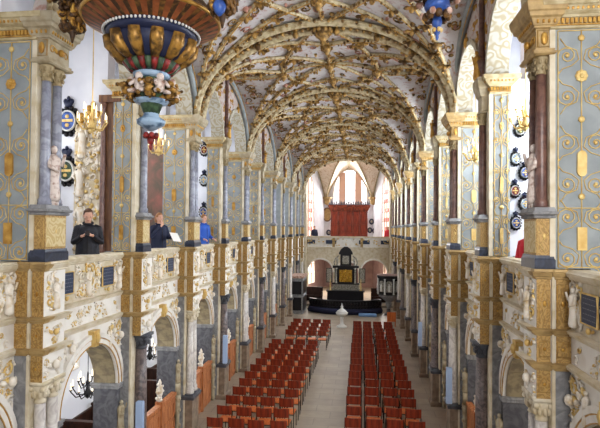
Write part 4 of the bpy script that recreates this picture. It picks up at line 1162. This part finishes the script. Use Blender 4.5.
for n, sx in ((2,-1),(3,1)):
    tt = .36; x = sx*(3.95+(2.27-3.95)*tt); y = 7.5*tt
    rz = (PI-fa)*1 if sx > 0 else fa
    rz = -(PI/2-(PI/2-math.atan2(1.68,7.5)))*1
    ang = math.atan2(7.5, sx*(2.27-3.95))                       # direction of the wall
    rz = ang if sx < 0 else ang-PI
    red = []
    for k in range(6):
        z = 4.7+k*.78
        for a in (-.85,-.2,.45): red.append((a+.0,a+.34,z,z+.36)) if k % 2 == 0 or a > -.3 else None
    window(n, X0-.12+x*.985, 40+y*.985, rz, 1.05, 4.4, 10.2, M['pinkglass'], red, ((-.33,.04),(.33,.04)), (5.5,6.3,7.1,7.9,8.7))
for n, sx in ((4,-1),(5,1)):
    tt = .38; x = sx*(3.95+(2.27-3.95)*tt); y = 7.5*tt; ang = math.atan2(7.5, sx*(2.27-3.95)); rz = ang if sx < 0 else ang-PI
    window(n, X0+x*.98, 40+y*.98, rz, .8, 1.0, 3.7, M['pinkglass'], None, ((0,.04),), (1.8,2.6))
# organ
t = thing('organ_case', 'large red mahogany organ case with a dark crest on the gallery behind the altar', 'organ', (X0, 43.6, 4.32))
part('case', mesh('case', MB().box(-1.55,1.55,0,1.2,-.2,3.0).loft(-1.6,1.6,-.05,1.2,[(2.9,0),(3.0,.08),(3.1,.1),(3.25,.22),(3.4,.24)]), M['mahog']), t)
for k in range(5):
    x = -1.24+.62*k
    d = part('case_door', mesh('case_door', MB().box(x-.27,x+.27,-.06,0,.7,2.8), M['wood']), t)
    part('door_moulding', mesh('door_moulding', MB().tube([(x-.2,-.07,.85),(x+.2,-.07,.85),(x+.2,-.07,1.7),(x-.2,-.07,1.7)], .025, 4, True).tube([(x-.2,-.07,1.85),(x+.2,-.07,1.85),(x+.2,-.07,2.65),(x-.2,-.07,2.65)], .025, 4, True), M['mahog']), d)
for k in range(6): part('pilaster', mesh('pilaster', MB().lathe(-1.55+.62*k,-.08,[(.07,.6),(.05,.7),(.045,2.7),(.07,2.85)],8), M['mahog'], 1, True), t)
mb = MB(); R = random.Random(12)
for k in range(24):
    x = -1.7+3.4*k/23; h = .18+.14*math.sin(k*1.9)**2; mb.lathe(x,-.1,[(.07,3.4),(.05,3.4+h*.5),(.07,3.4+h*.7),(.01,3.4+h*1.5)],6)
mb.box(-1.75,1.75,-.2,1.2,3.38,3.46); part('cresting', mesh('cresting', mb, M['crest'], 1), t)
part('keyboard_desk', mesh('keyboard_desk', MB().box(-.7,.7,-.45,0,-.2,.95).box(-.75,.75,-.5,.05,.95,1.02), M['wood']), t)
tag(part('oval_painting', mesh('oval_painting', MB().prism([(.42*math.cos(2*PI*k/24),.62*math.sin(2*PI*k/24)) for k in range(24)], lambda u, v: (u,-.03,v), lambda u, v: (u,.03,v)), M['cream' if 0 else 'tanplain']), None, (X0-2.15, 47.3, 7.0)), 'oval framed picture on the white apse wall left of the organ', 'picture')
part('oval_frame', mesh('oval_frame', MB().tube([(.42*math.cos(2*PI*k/24),-.03,.62*math.sin(2*PI*k/24)) for k in range(24)], .06, 6, True), M['frame'], 1, True), bpy.data.objects['oval_painting'])
for x, z, lab in ((-2.0,5.3,'on the apse wall left of the organ'), (2.0,6.35,'upper one right of the organ'), (1.85,5.55,'lower one nearest the organ on its right'), (2.3,5.5,'lower one farther from the organ on its right')):
    t = thing('round_shield', f'small dark round coat of arms {lab}', 'coat of arms', (X0+x, 47.25, z), 0, 'round shields of the apse')
    part('shield_disc', mesh('shield_disc', MB().prism([(.24*math.cos(2*PI*k/16),.28*math.sin(2*PI*k/16)) for k in range(16)], lambda u, v: (u,-.05,v), lambda u, v: (u,.0,v)), M['navy']), t)
    part('charge', mesh('charge2', MB().blob((0,-.05,0),(.12,.03,.15)), M['silver'], 1, True), t)

# ------------------------------------------------------------------ altar, font, rail, pulpit, pew box
t = thing('high_altar', 'black altar with a gold centre panel and silver wings under the organ gallery', 'altar', (X0-.05, 36.6, .17))
part('table', mesh('table', MB().box(-1.3,1.3,-.55,.4,0,.95).box(-1.38,1.38,-.6,.45,.95,1.03), M['ebony']), t)
part('step', mesh('step', MB().box(-1.7,1.7,-1.1,.5,-.17,.02), M['navycloth']), t)
part('predella', mesh('predella', MB().box(-.95,.95,0,.35,1.03,1.42), M['silver']), t)
part('reredos', mesh('reredos', MB().box(-.8,.8,.05,.35,1.42,2.6).box(-.95,.95,-.02,.35,2.6,2.78).box(-1.0,1.0,.0,.35,1.42,1.52), M['ebony']), t)
gp = part('gold_panel', mesh('gold_panel', MB().box(-.46,.46,.0,.06,1.6,2.48), M['goldrel']), t)
mb = MB(); R = random.Random(2)
for k in range(50): mb.blob((R.uniform(-.42,.42), .0, R.uniform(1.64,2.44)), (R.uniform(.03,.07),.04,R.uniform(.04,.09)), 6, 4)
part('gold_relief', mesh('gold_relief', mb, M['goldrel'], 1, True), gp)
for sx in (-1, 1):
    w_ = part('altar_wing', mesh('altar_wing', MB().box(sx*1.0-.02 if sx > 0 else -1.42, 1.42 if sx > 0 else -.98, .02,.1,1.55,2.6), M['ebony']), t)
    part('silver_panel', mesh('silver_panel', MB().box(1.03 if sx > 0 else -1.38, 1.38 if sx > 0 else -1.03, -.0,.03,1.6,2.55), M['silver']), w_)
    part('altar_column', mesh('altar_column', MB().lathe(sx*.68,-.03,[(.09,1.5),(.06,1.56),(.05,2.5),(.1,2.62)],10), M['silver'], 1, True), t)
    part('candlestick', mesh('candlestick', MB().lathe(sx*1.1,-.3,[(.12,1.03),(.04,1.1),(.06,1.25),(.03,1.45),(.06,1.5),(.025,1.52),(.02,1.85)],10), M['palegold'], 1, True), t)
    part('side_figure', mesh('side_figure', (lambda m: (figure(m, sx*.62, .1, 2.78, .62), m)[1])(MB()), M['silver'], 1, True), t)
part('aedicule', mesh('aedicule', MB().box(-.4,.4,.05,.3,2.78,3.65).box(-.5,.5,.0,.3,3.6,3.72), M['ebony']), t)
part('upper_relief', mesh('upper_relief', MB().box(-.24,.24,.0,.06,2.9,3.5), M['silver']), t)
part('pediment', mesh('pediment', MB().prism([(-.5,3.72),(.5,3.72),(.34,4.0),(.12,4.16),(-.12,4.16),(-.34,4.0)], lambda u, v: (u,.0,v), lambda u, v: (u,.3,v)), M['ebony']), t)
part('volute', mesh('volute', MB().tube([(-.5,.1,3.5),(-.75,.1,3.3),(-.85,.1,3.0),(-.78,.1,2.8)], .05, 6).tube([(.5,.1,3.5),(.75,.1,3.3),(.85,.1,3.0),(.78,.1,2.8)], .05, 6), M['silver'], 1, True), t)
# altar rail
t = thing('altar_rail', 'dark curved communion rail with navy kneeler before the altar', 'rail', (X0, 33.1, 0))
arc = [(-2.4+4.8*k/24, 1.0*((k/12-1)**2), 0) for k in range(25)]
part('kneeler', mesh('kneeler', MB().tube([(x,y-.2,.2) for x,y,z in arc], .2, 6), M['navycloth'], 1, True), t)
part('handrail', mesh('handrail3', MB().tube([(x,y,.85) for x,y,z in arc], .07, 6), M['ebony'], 1, True), t)
mb = MB().tube([(x,y,.45) for x,y,z in arc], .05, 6)
for x, y, z in arc: mb.lathe(x, y, [(.03,.0),(.06,.3),(.025,.5),(.06,.65),(.03,.85)], 6)
part('baluster_grille', mesh('baluster_grille', mb, M['ebony'], 1, True), t)
part('panel', mesh('panel_curved', MB().prism([(-2.4+4.8*k/24, 1.0*((k/12-1)**2)+.02) for k in range(25)]+[(-2.4+4.8*k/24, 1.0*((k/12-1)**2)+.06) for k in range(24,-1,-1)], lambda u, v: (u,v,.0), lambda u, v: (u,v,.8)), M['ebony']), t)
tag(part('kneeling_cushion', mesh('kneeling_cushion', MB().loft(-.55,.55,-.2,.2,[(0,0),(.05,.03),(.12,.03),(.16,0)]), M['bluecloth']), None, (X0+1.5, 32.7, 0)), 'light blue cushion on the floor right of the marble font', 'cushion')
t = thing('baptismal_font', 'pale marble font with a pointed lid on the centre aisle before the altar', 'font', (-1.08, 28.8, 0))
part('pedestal', mesh('pedestal_f', MB().lathe(0,0,[(.3,0),(.3,.06),(.22,.1),(.1,.2),(.08,.45),(.12,.55),(.08,.6)],16), M['silverlight'], 1, True), t)
part('bowl', mesh('bowl_f', MB().lathe(0,0,[(.1,.58),(.22,.64),(.33,.74),(.35,.84),(.3,.86)],18), M['silverlight'], 1, True), t)
part('lid', mesh('lid', MB().lathe(0,0,[(.31,.86),(.26,.93),(.12,1.02),(.06,1.1),(.08,1.17),(.03,1.25),(.01,1.36)],16), M['silverlight'], 1, True), t)
tag(part('altar_carpet', mesh('altar_carpet', MB().prism([(2.35*math.cos(PI*k/20)*-1, 34.6-1.4*math.sin(PI*k/20)) for k in range(21)]+[(2.35,36.2),(-2.35,36.2)], lambda u, v: (u,v,.005), lambda u, v: (u,v,.02)), M['navycloth']), None, (X0,0,0)), 'dark navy carpet spread before the black altar', 'carpet')
for sx, lab in ((-1,'left'),(1,'right')):
    t = thing('choir_bench', f'dark wooden choir bench under the organ gallery, {lab} of the altar', 'bench', (X0+sx*2.55, 37.6, .17), 0, 'choir benches')
    part('seat', mesh('bench_seat', MB().box(-.75,.75,-.2,.25,.40,.46), M['darkpew']), t); part('backrest', mesh('bench_back', MB().box(-.75,.75,.25,.31,.0,1.05), M['darkpew']), t)
    for q in (-.72,.72): part('side_panel', mesh('bench_side', MB().box(q-.03,q+.03,-.22,.31,0,.75), M['darkpew']), t)
# pulpit
t = thing('pulpit', 'black pulpit with silver carved panels on the right before the altar', 'pulpit', (1.8, 33.4, 0)); t.scale = (1.15,1.15,1.04)
part('body', mesh('body', MB().lathe(0,0,[(.62,1.3),(.66,1.35),(.62,1.4),(.62,2.3),(.68,2.34),(.72,2.42),(.7,2.5)],8,PI/8), M['ebony']), t)
for k in range(8):
    a = 2*PI*k/8; c, d = math.cos(a), math.sin(a)
    mb = MB(); poly = [(-.16,1.5),(.16,1.5),(.16,2.05)]+[(.16*math.cos(PI*j/6),2.05+.14*math.sin(PI*j/6)) for j in range(1,6)]+[(-.16,2.05)]
    f = lambda rr: (lambda u, v: (rr*c-u*d, rr*d+u*c, v))
    mb.prism(poly, f(.57), f(.6)); o = part('silver_panel', mesh('silver_panel2', mb, M['silver']), t)
    m2 = MB(); figure(m2, .61*c, .61*d, 1.52, .5); part('panel_figure', mesh('panel_figure', m2, M['silverlight'], 1, True), o)
    a += PI/8; m2 = MB().lathe(.65*math.cos(a), .65*math.sin(a), [(.06,1.35),(.04,1.42),(.04,2.25),(.06,2.32)], 8); part('corner_column', mesh('corner_column', m2, M['silverlight'], 1, True), t)
part('corbel', mesh('corbel', MB().lathe(0,0,[(.06,.35),(.12,.5),(.2,.7),(.16,.85),(.4,1.05),(.6,1.2),(.64,1.3)],8,PI/8), M['greystone']), t)
part('stem', mesh('stem_p', MB().lathe(0,0,[(.25,0),(.25,.1),(.12,.16),(.1,.4)],8), M['darkstone']), t)
part('book_rest_cloth', mesh('book_rest_cloth', MB().lathe(0,0,[(.7,2.5),(.72,2.53),(.6,2.56)],8,PI/8), M['pinkwall']), t)
# grey pew box, left
t = thing('pew_box', 'dark grey carved pew box with a pale top edge, left of the altar rail', 'pew box', (-4.2, 33.2, 0))
part('body', mesh('body_b', MB().box(-.4,.4,-.5,1.6,0,2.35), M['greystone']), t)
part('top_edge', mesh('top_edge', MB().box(-.46,.46,-.56,1.66,2.35,2.5), M['pinkst']), t)
for z in (.25, 1.3):
    part('front_panel', mesh('front_panel', MB().box(-.32,.32,-.55,-.5,z,z+.85), M['ebony']), t); part('side_panel', mesh('side_panel', MB().box(.4,.44,-.4,1.5,z,z+.85), M['ebony']), t)
tag(part('folding_stand', mesh('folding_stand', MB().box(-.25,.25,-.02,.02,.3,.85).tube([(-.22,.02,.0),(-.22,.02,.85)],.02,6).tube([(.22,.02,.0),(.22,.02,.85)],.02,6).tube([(-.22,.3,0),(-.22,.02,.8)],.02,6).tube([(.22,.3,0),(.22,.02,.8)],.02,6), M['seat']), None, (1.75, 29.3, 0)), 'small orange wooden stand below the pulpit', 'stand')
# blue-grey boards leaning at the arcade
for s, i, lab in ((-1,1,'second lower pier on the left'), (-1,3,'fourth lower pier on the left'), (1,2,'third lower pier on the right'), (1,4,'fifth lower pier on the right')):
    Y = (YL if s < 0 else YR)+L*i
    tag(part('loudspeaker_column', mesh('loudspeaker_column', MB().loft(-.07,.07,-.05,.05,[(1.2,-.01),(1.21,0),(2.1,0),(2.11,-.01)]).box(-.015,.015,.05,.12,1.3,2.0), M['shaft' if 0 else 'palecoat']), None, (X0+s*(HW-.06), Y-.12, 0)), f'slim blue-grey loudspeaker column fixed to the {lab}', 'loudspeaker', 'loudspeaker columns')

# ------------------------------------------------------------------ people
def rot_pts(p): return Vector(p)
def remesh(o, v): m = o.modifiers.new('union', 'REMESH'); m.mode = 'VOXEL'; m.voxel_size = v; m.use_smooth_shade = True
def hand(mb, w, dirv, up, k=1.0):
    w = Vector(w); d = Vector(dirv).normalized(); u = Vector(up).normalized(); sd = d.cross(u).normalized(); u = sd.cross(d)
    mb.tube([w, w+d*.045, w+d*.085], [.026,.036,.033], 8, flat=.55)
    for j, (o, l) in enumerate(((-.026,.062),(-.009,.074),(.009,.07),(.025,.055))):
        a = w+d*.075+sd*o; mb.tube([a, a+d*l*.5-u*.006, a+d*l*.85-u*.026, a+d*l-u*.045], [.0105,.010,.009,.007], 6)
    a = w+d*.02-sd*.028*k; mb.tube([a, a+d*.03-sd*.028*k-u*.01, a+d*.058-sd*.03*k-u*.028], [.013,.011,.008], 6)
def person(loc, rz, label, coat, hair, head_turn, tilt, armL, armR, h=1.0, long=.72, trousers='trousers', long_hair=False):
    hz = 1.615
    hm = Matrix.Translation((0,-.02,1.5)) @ Matrix.Rotation(head_turn,4,'Z') @ Matrix.Rotation(tilt,4,'X') @ Matrix.Translation((0,.02,-1.5))
    def H(x, y, z): return hm @ Vector((x, y, z))
    body = MB()
    body.tube([(0,.01,.9),(0,.01,1.1),(0,.0,1.3),(0,.0,1.4),(0,-.005,1.46)], [.16,.14,.165,.14,.06], 12, flat=.64)
    body.tube([(0,0,1.42),(0,-.005,1.48),H(0,-.005,1.56)], [.06,.055,.055], 10)
    hb = MB(); hb.blob((0,0,hz), (.076,.096,.115), 14, 10); hb.blob((0,-.035,hz-.065),(.052,.055,.05),10,8); hb.tube([(0,-.088,hz+.015),(0,-.108,hz-.018),(0,-.096,hz-.028)],[.009,.014,.01],6)
    for sx in (-1,1): hb.blob((sx*.078,.01,hz-.005),(.012,.02,.032),6,5); hb.blob((sx*.033,-.085,hz+.03),(.022,.012,.008),6,4)
    b = len(body.v); body.v += [tuple(H(*v)) for v in hb.v]; body.f += [tuple(b+i for i in f) for f in hb.f]
    for arm, sx in ((armL,1),(armR,-1)):
        sh, el, wr, hd = (sx*.17,.01,1.4), arm[0], arm[1], arm[2]
        body.tube([sh, el, wr], [.045,.036,.027], 10); hand(body, wr, hd, arm[3] if len(arm) > 3 else (0,0,1), sx)
    for sx in (-1,1):
        body.tube([(sx*.09,.01,.92),(sx*.10,-.01,.5),(sx*.10,.03,.09)], [.085,.058,.04], 10); body.tube([(sx*.10,.05,.04),(sx*.105,-.08,.035),(sx*.11,-.15,.03)], [.04,.042,.03], 8, flat=.8)
    o = part('person', mesh('person_body', body, M['skin'], 1, True), None, loc, rz); o.scale = (h,h,h); tag(o, label, 'person'); remesh(o, .0075)
    ct = MB()
    ct.tube([(0,.01,long),(0,.01,.95),(0,.01,1.1),(0,.0,1.3),(0,.0,1.4),(0,.0,1.455)], [.22,.21,.2,.205,.165,.075], 16, flat=.66)
    ct.tube([(0,.01,1.42),(0,.005,1.485)], [.078,.07], 10)
    for arm, sx in ((armL,1),(armR,-1)):
        wr = Vector(arm[1]); el = Vector(arm[0]); ct.tube([(sx*.11,.01,1.405),(sx*.175,.01,1.385), el, el.lerp(wr,.93)], [.06,.072,.06,.047], 10)
    c = part('coat', mesh('coat', ct, M[coat], 1, True), o); remesh(c, .014)
    part('coat_collar', mesh('coat_collar', MB().tube([(.0+.085*math.sin(2*PI*k/14), .0-.072*math.cos(2*PI*k/14), 1.475-.02*math.cos(2*PI*k/14)) for k in range(14)], .018, 6, True), M['coat' if coat == 'coat' else coat], 1, True), o)
    part('coat_zip', mesh('coat_zip', MB().tube([(0,-.135,1.34),(0,-.148,1.2),(0,-.148,1.0),(0,-.152,long+.05)], .006, 5), M['metal']), o)
    tr = MB()
    for sx in (-1,1): tr.tube([(sx*.085,.01,.95),(sx*.10,-.01,.5),(sx*.10,.03,.06)], [.115,.085,.068], 10)
    part('trousers', mesh('trousers', tr, M[trousers], 1, True), o)
    sh_ = MB()
    for sx in (-1,1): sh_.tube([(sx*.10,.07,.045),(sx*.105,-.05,.045),(sx*.11,-.17,.035)], [.045,.05,.038], 8, flat=.9)
    part('shoe', mesh('shoe', sh_, M['ebony'], 1, True), o)
    hr = MB(); n, m = 16, 10
    hr.blob((0,.014,hz+.03), (.086,.098,.108), 16, 10)
    hr.v = [(x, max(y, -.075 if z > hz+.075 else (-.02 if z > hz+.02 else .0)), max(z, hz-.07 if not long_hair else hz-.12)) for x, y, z in hr.v]
    if long_hair: hr.tube([(0,.05,hz+.02),(0,.065,hz-.08),(0,.06,hz-.16)], [.08,.075,.05], 10)
    hr.v = [tuple(H(*v)) for v in hr.v]
    part('hair', mesh('hair', hr, M[hair], 1, True), o)
    for sx in (-1,1):
        e = MB().blob((sx*.031,-.087,hz+.008),(.011,.006,.006),8,5); e.v = [tuple(H(*v)) for v in e.v]; part('eye', mesh('eye', e, M['eye'], 1, True), o)
    e = MB().blob((0,-.089,hz-.062),(.024,.007,.006),8,5); e.v = [tuple(H(*v)) for v in e.v]; part('mouth', mesh('mouth', e, M['lips'], 1, True), o)
    return o
GF = 4.17
holdL = ((.235,-.05,1.12), (.08,-.27,1.25), (-.6,-.4,.3), (0,-.3,1)); holdR = ((-.235,-.05,1.12), (-.09,-.26,1.24), (.6,-.4,.3), (0,-.3,1))
person((-5.03, 8.72, GF), .5, 'man in a black coat at the left gallery rail looking down at a small device', 'coat', 'hair', 0.1, .42, holdL, holdR, 1.0, .7)
ph = tag(part('mobile_phone', mesh('mobile_phone', MB().loft(-.04,.04,-.075,.075,[(0,-.002),(.002,0),(.008,0),(.01,-.002)]), M['ebony']), None, (0,0,0)), 'small dark phone held by the man in the black coat', 'phone')
ph.location = Vector((-5.03, 8.72, GF))+Matrix.Rotation(.5,3,'Z') @ Vector((0,-.335,1.285)); ph.rotation_euler = (.5,0,.5)
person((-5.3, 8.1, GF), 1.5, 'visitor in a pale blue jacket half hidden behind the first left pier', 'palecoat', 'darkhair', .1, .1, ((.24,0,1.1),(.22,-.12,.88),(0,-.2,-1),(0,-1,0)), ((-.24,0,1.1),(-.22,-.12,.88),(0,-.2,-1),(0,-1,0)), .96, .72)
raise_ = ((.27,-.08,1.16), (.08,-.2,1.42), (-.25,-.05,1), (0,-1,0)); book = ((-.25,-.06,1.13), (-.2,-.28,1.14), (.3,-.8,.1), (0,0,1))
person((-5.05, 12.05, GF), 1.0, 'woman in a navy coat raising one hand to her face and holding white papers', 'navycoat', 'fairhair', .1, .12, book_l := ((.25,-.06,1.13), (.2,-.28,1.14), (-.3,-.8,.1), (0,0,1)), ((-.27,-.08,1.16), (-.07,-.2,1.42), (.2,-.02,1), (0,-1,0)), 1.02, .45, 'navycoat', True)
pp = tag(part('paper_leaflet', mesh('paper_leaflet', MB().box(-.11,.11,-.155,.155,0,.008).box(-.108,.108,-.15,.15,.008,.011), M['paper']), None, (0,0,0)), 'white papers held by the woman in the navy coat', 'papers')
pp.location = Vector((-5.05, 12.05, GF))+Matrix.Rotation(1.0,3,'Z') @ Vector((.17,-.44,1.17)); pp.rotation_euler = (.75,.1,.9)
person((-5.05, 15.62, GF), 1.15, 'person in a bright blue jacket standing at the third arch of the left gallery', 'bluecoat', 'fairhair', .1, .1, ((.24,0,1.1),(.2,-.2,1.0),(0,-.9,-.2),(0,0,1)), ((-.24,0,1.1),(-.2,-.2,1.0),(0,-.9,-.2),(0,0,1)), 1.06, .7, 'trousers', True)
person((3.02, 9.55, GF), -.9, 'person in a red jacket mostly hidden behind the first right pier', 'redcoat', 'darkhair', 0, .1, ((.24,0,1.1),(.22,-.12,.88),(0,-.2,-1),(0,-1,0)), ((-.24,0,1.1),(-.22,-.12,.88),(0,-.2,-1),(0,-1,0)), .86, .72)
person((X0-2.75, 40.9, 4.12), .3, 'dark-clothed visitor on the organ gallery beside the left apse window', 'navycoat', 'darkhair', 0, 0, ((.24,0,1.1),(.22,-.12,.88),(0,-.2,-1),(0,-1,0)), ((-.24,0,1.1),(-.22,-.12,.88),(0,-.2,-1),(0,-1,0)), 1, .7)
person((X0+3.2, 41.2, 4.12), -.3, 'visitor in a red coat on the organ gallery beside the right apse window', 'redcoat', 'darkhair', 0, 0, ((.24,0,1.1),(.22,-.12,.88),(0,-.2,-1),(0,-1,0)), ((-.24,0,1.1),(-.22,-.12,.88),(0,-.2,-1),(0,-1,0)), 1, .6)

# ------------------------------------------------------------------ windows in the outer walls and light
def awin(n, s, y, z0, z1_, hw_, power, col, upper=True):
    x = X0+s*(HW+GA)
    P = pointed(hw_, z0, z1_)
    o = part(f'window_{n}', mesh(f'window_{n}', MB().prism(P, lambda u, v: (x-s*.03, y+u, v), lambda u, v: (x+s*.02, y+u, v)), M['glass']), None, (0,0,0), 0, 'structure')
    mb = MB().tube([(x-s*.03, y+u, v) for u, v in P], .06, 6, True)
    for z in (z0+(z1_-z0)*.3, z0+(z1_-z0)*.6): mb.box(*sorted((x-s*.05, x)), y-hw_, y+hw_, z-.02, z+.02)
    mb.box(*sorted((x-s*.05, x)), y-.02, y+.02, z0, z1_-.05)
    part('frame', mesh('frame', mb, M['white']), o)
    la = bpy.data.lights.new('daylight', 'AREA'); la.shape = 'RECTANGLE'; la.size = hw_*1.8; la.size_y = (z1_-z0)*.85; la.energy = power; la.color = col
    lo = bpy.data.objects.new('window_daylight', la); COL.objects.link(lo); lo.location = (x-s*.1, y, (z0+z1_)/2)
    lo.rotation_euler = (0, PI/2*s, 0) if 0 else Vector((-s,0,0)).to_track_quat('-Z','Z').to_euler()
n = 6
for i in range(0, 10):
    awin(n, 1, YR+L*i+(1.9), 5.3, 9.9, .6, 330, (.86,.93,1.0)); n += 1
for i in range(10):
    awin(n, -1, YL+L*i+1.9, 5.3, 9.9, .6, 30, (.94,.97,1.0)); n += 1
for i in range(0, 10, 1):
    awin(n, -1, YL+L*i+1.2, 2.2, 3.8, .5, 34, (.9,.95,1.0)); n += 1
    awin(n, 1, YR+L*i+1.2, 2.2, 3.8, .5, 35, (1.0,.93,.84)); n += 1
def area(name, loc, to, sx, sy, e, col=(1,1,1)):
    la = bpy.data.lights.new(name, 'AREA'); la.shape = 'RECTANGLE'; la.size = sx; la.size_y = sy; la.energy = e; la.color = col
    o = bpy.data.objects.new(name, la); COL.objects.link(o); o.location = loc; o.rotation_euler = (Vector(to)-Vector(loc)).to_track_quat('-Z','Z').to_euler(); return o
area('apse_window_daylight', (X0, 47.1, 9.0), (X0, 38, 6), 2.8, 3.5, 460, (.97,.98,1))
area('apse_left_daylight', (X0-3.1, 42.6, 7.2), (X0, 41.5, 6), 1.2, 4.5, 170, (.97,.98,1)); area('apse_right_daylight', (X0+3.1, 42.6, 7.2), (X0, 41.5, 6), 1.2, 4.5, 170, (.97,.98,1))
area('apse_low_left_daylight', (X0-3.0, 42.8, 2.4), (X0, 41, 0), 1.2, 2.2, 260, (1,.9,.82)); area('apse_low_right_daylight', (X0+3.0, 42.8, 2.4), (X0, 41, 0), 1.2, 2.2, 260, (1,.93,.88))
area('west_fill', (X0+3.6, -2.9, 7.6), (X0+2.0, 9, 6.0), 3.6, 5.0, 760, (1,.98,.96))  # frontal fill added behind the camera, set to favour the right piers
w = bpy.data.worlds.new('World'); sc.world = w; w.use_nodes = True
bg = w.node_tree.nodes['Background']; bg.inputs[0].default_value = (.92,.96,1.0,1); bg.inputs[1].default_value = .36

# ------------------------------------------------------------------ camera
cd = bpy.data.cameras.new('Camera'); cam = bpy.data.objects.new('Camera', cd); COL.objects.link(cam)
cd.sensor_width = 36; cd.lens = 30.0; cd.clip_start = .05; cd.clip_end = 200
th = math.atan(61.5/500); p = math.radians(1.1); roll = math.radians(.5)
R = Matrix.Rotation(th, 4, 'Z') @ Matrix.Rotation(PI/2+p, 4, 'X') @ Matrix.Rotation(roll, 4, 'Z')
cam.matrix_world = Matrix.Translation((0,0,5.56)) @ R
cd.shift_y = 5.9/600
sc.camera = cam
sc.view_settings.view_transform = 'Standard'; sc.view_settings.look = 'None'; sc.view_settings.gamma = 1; sc.view_settings.use_curve_mapping = False
sc.view_settings.exposure = 0.12
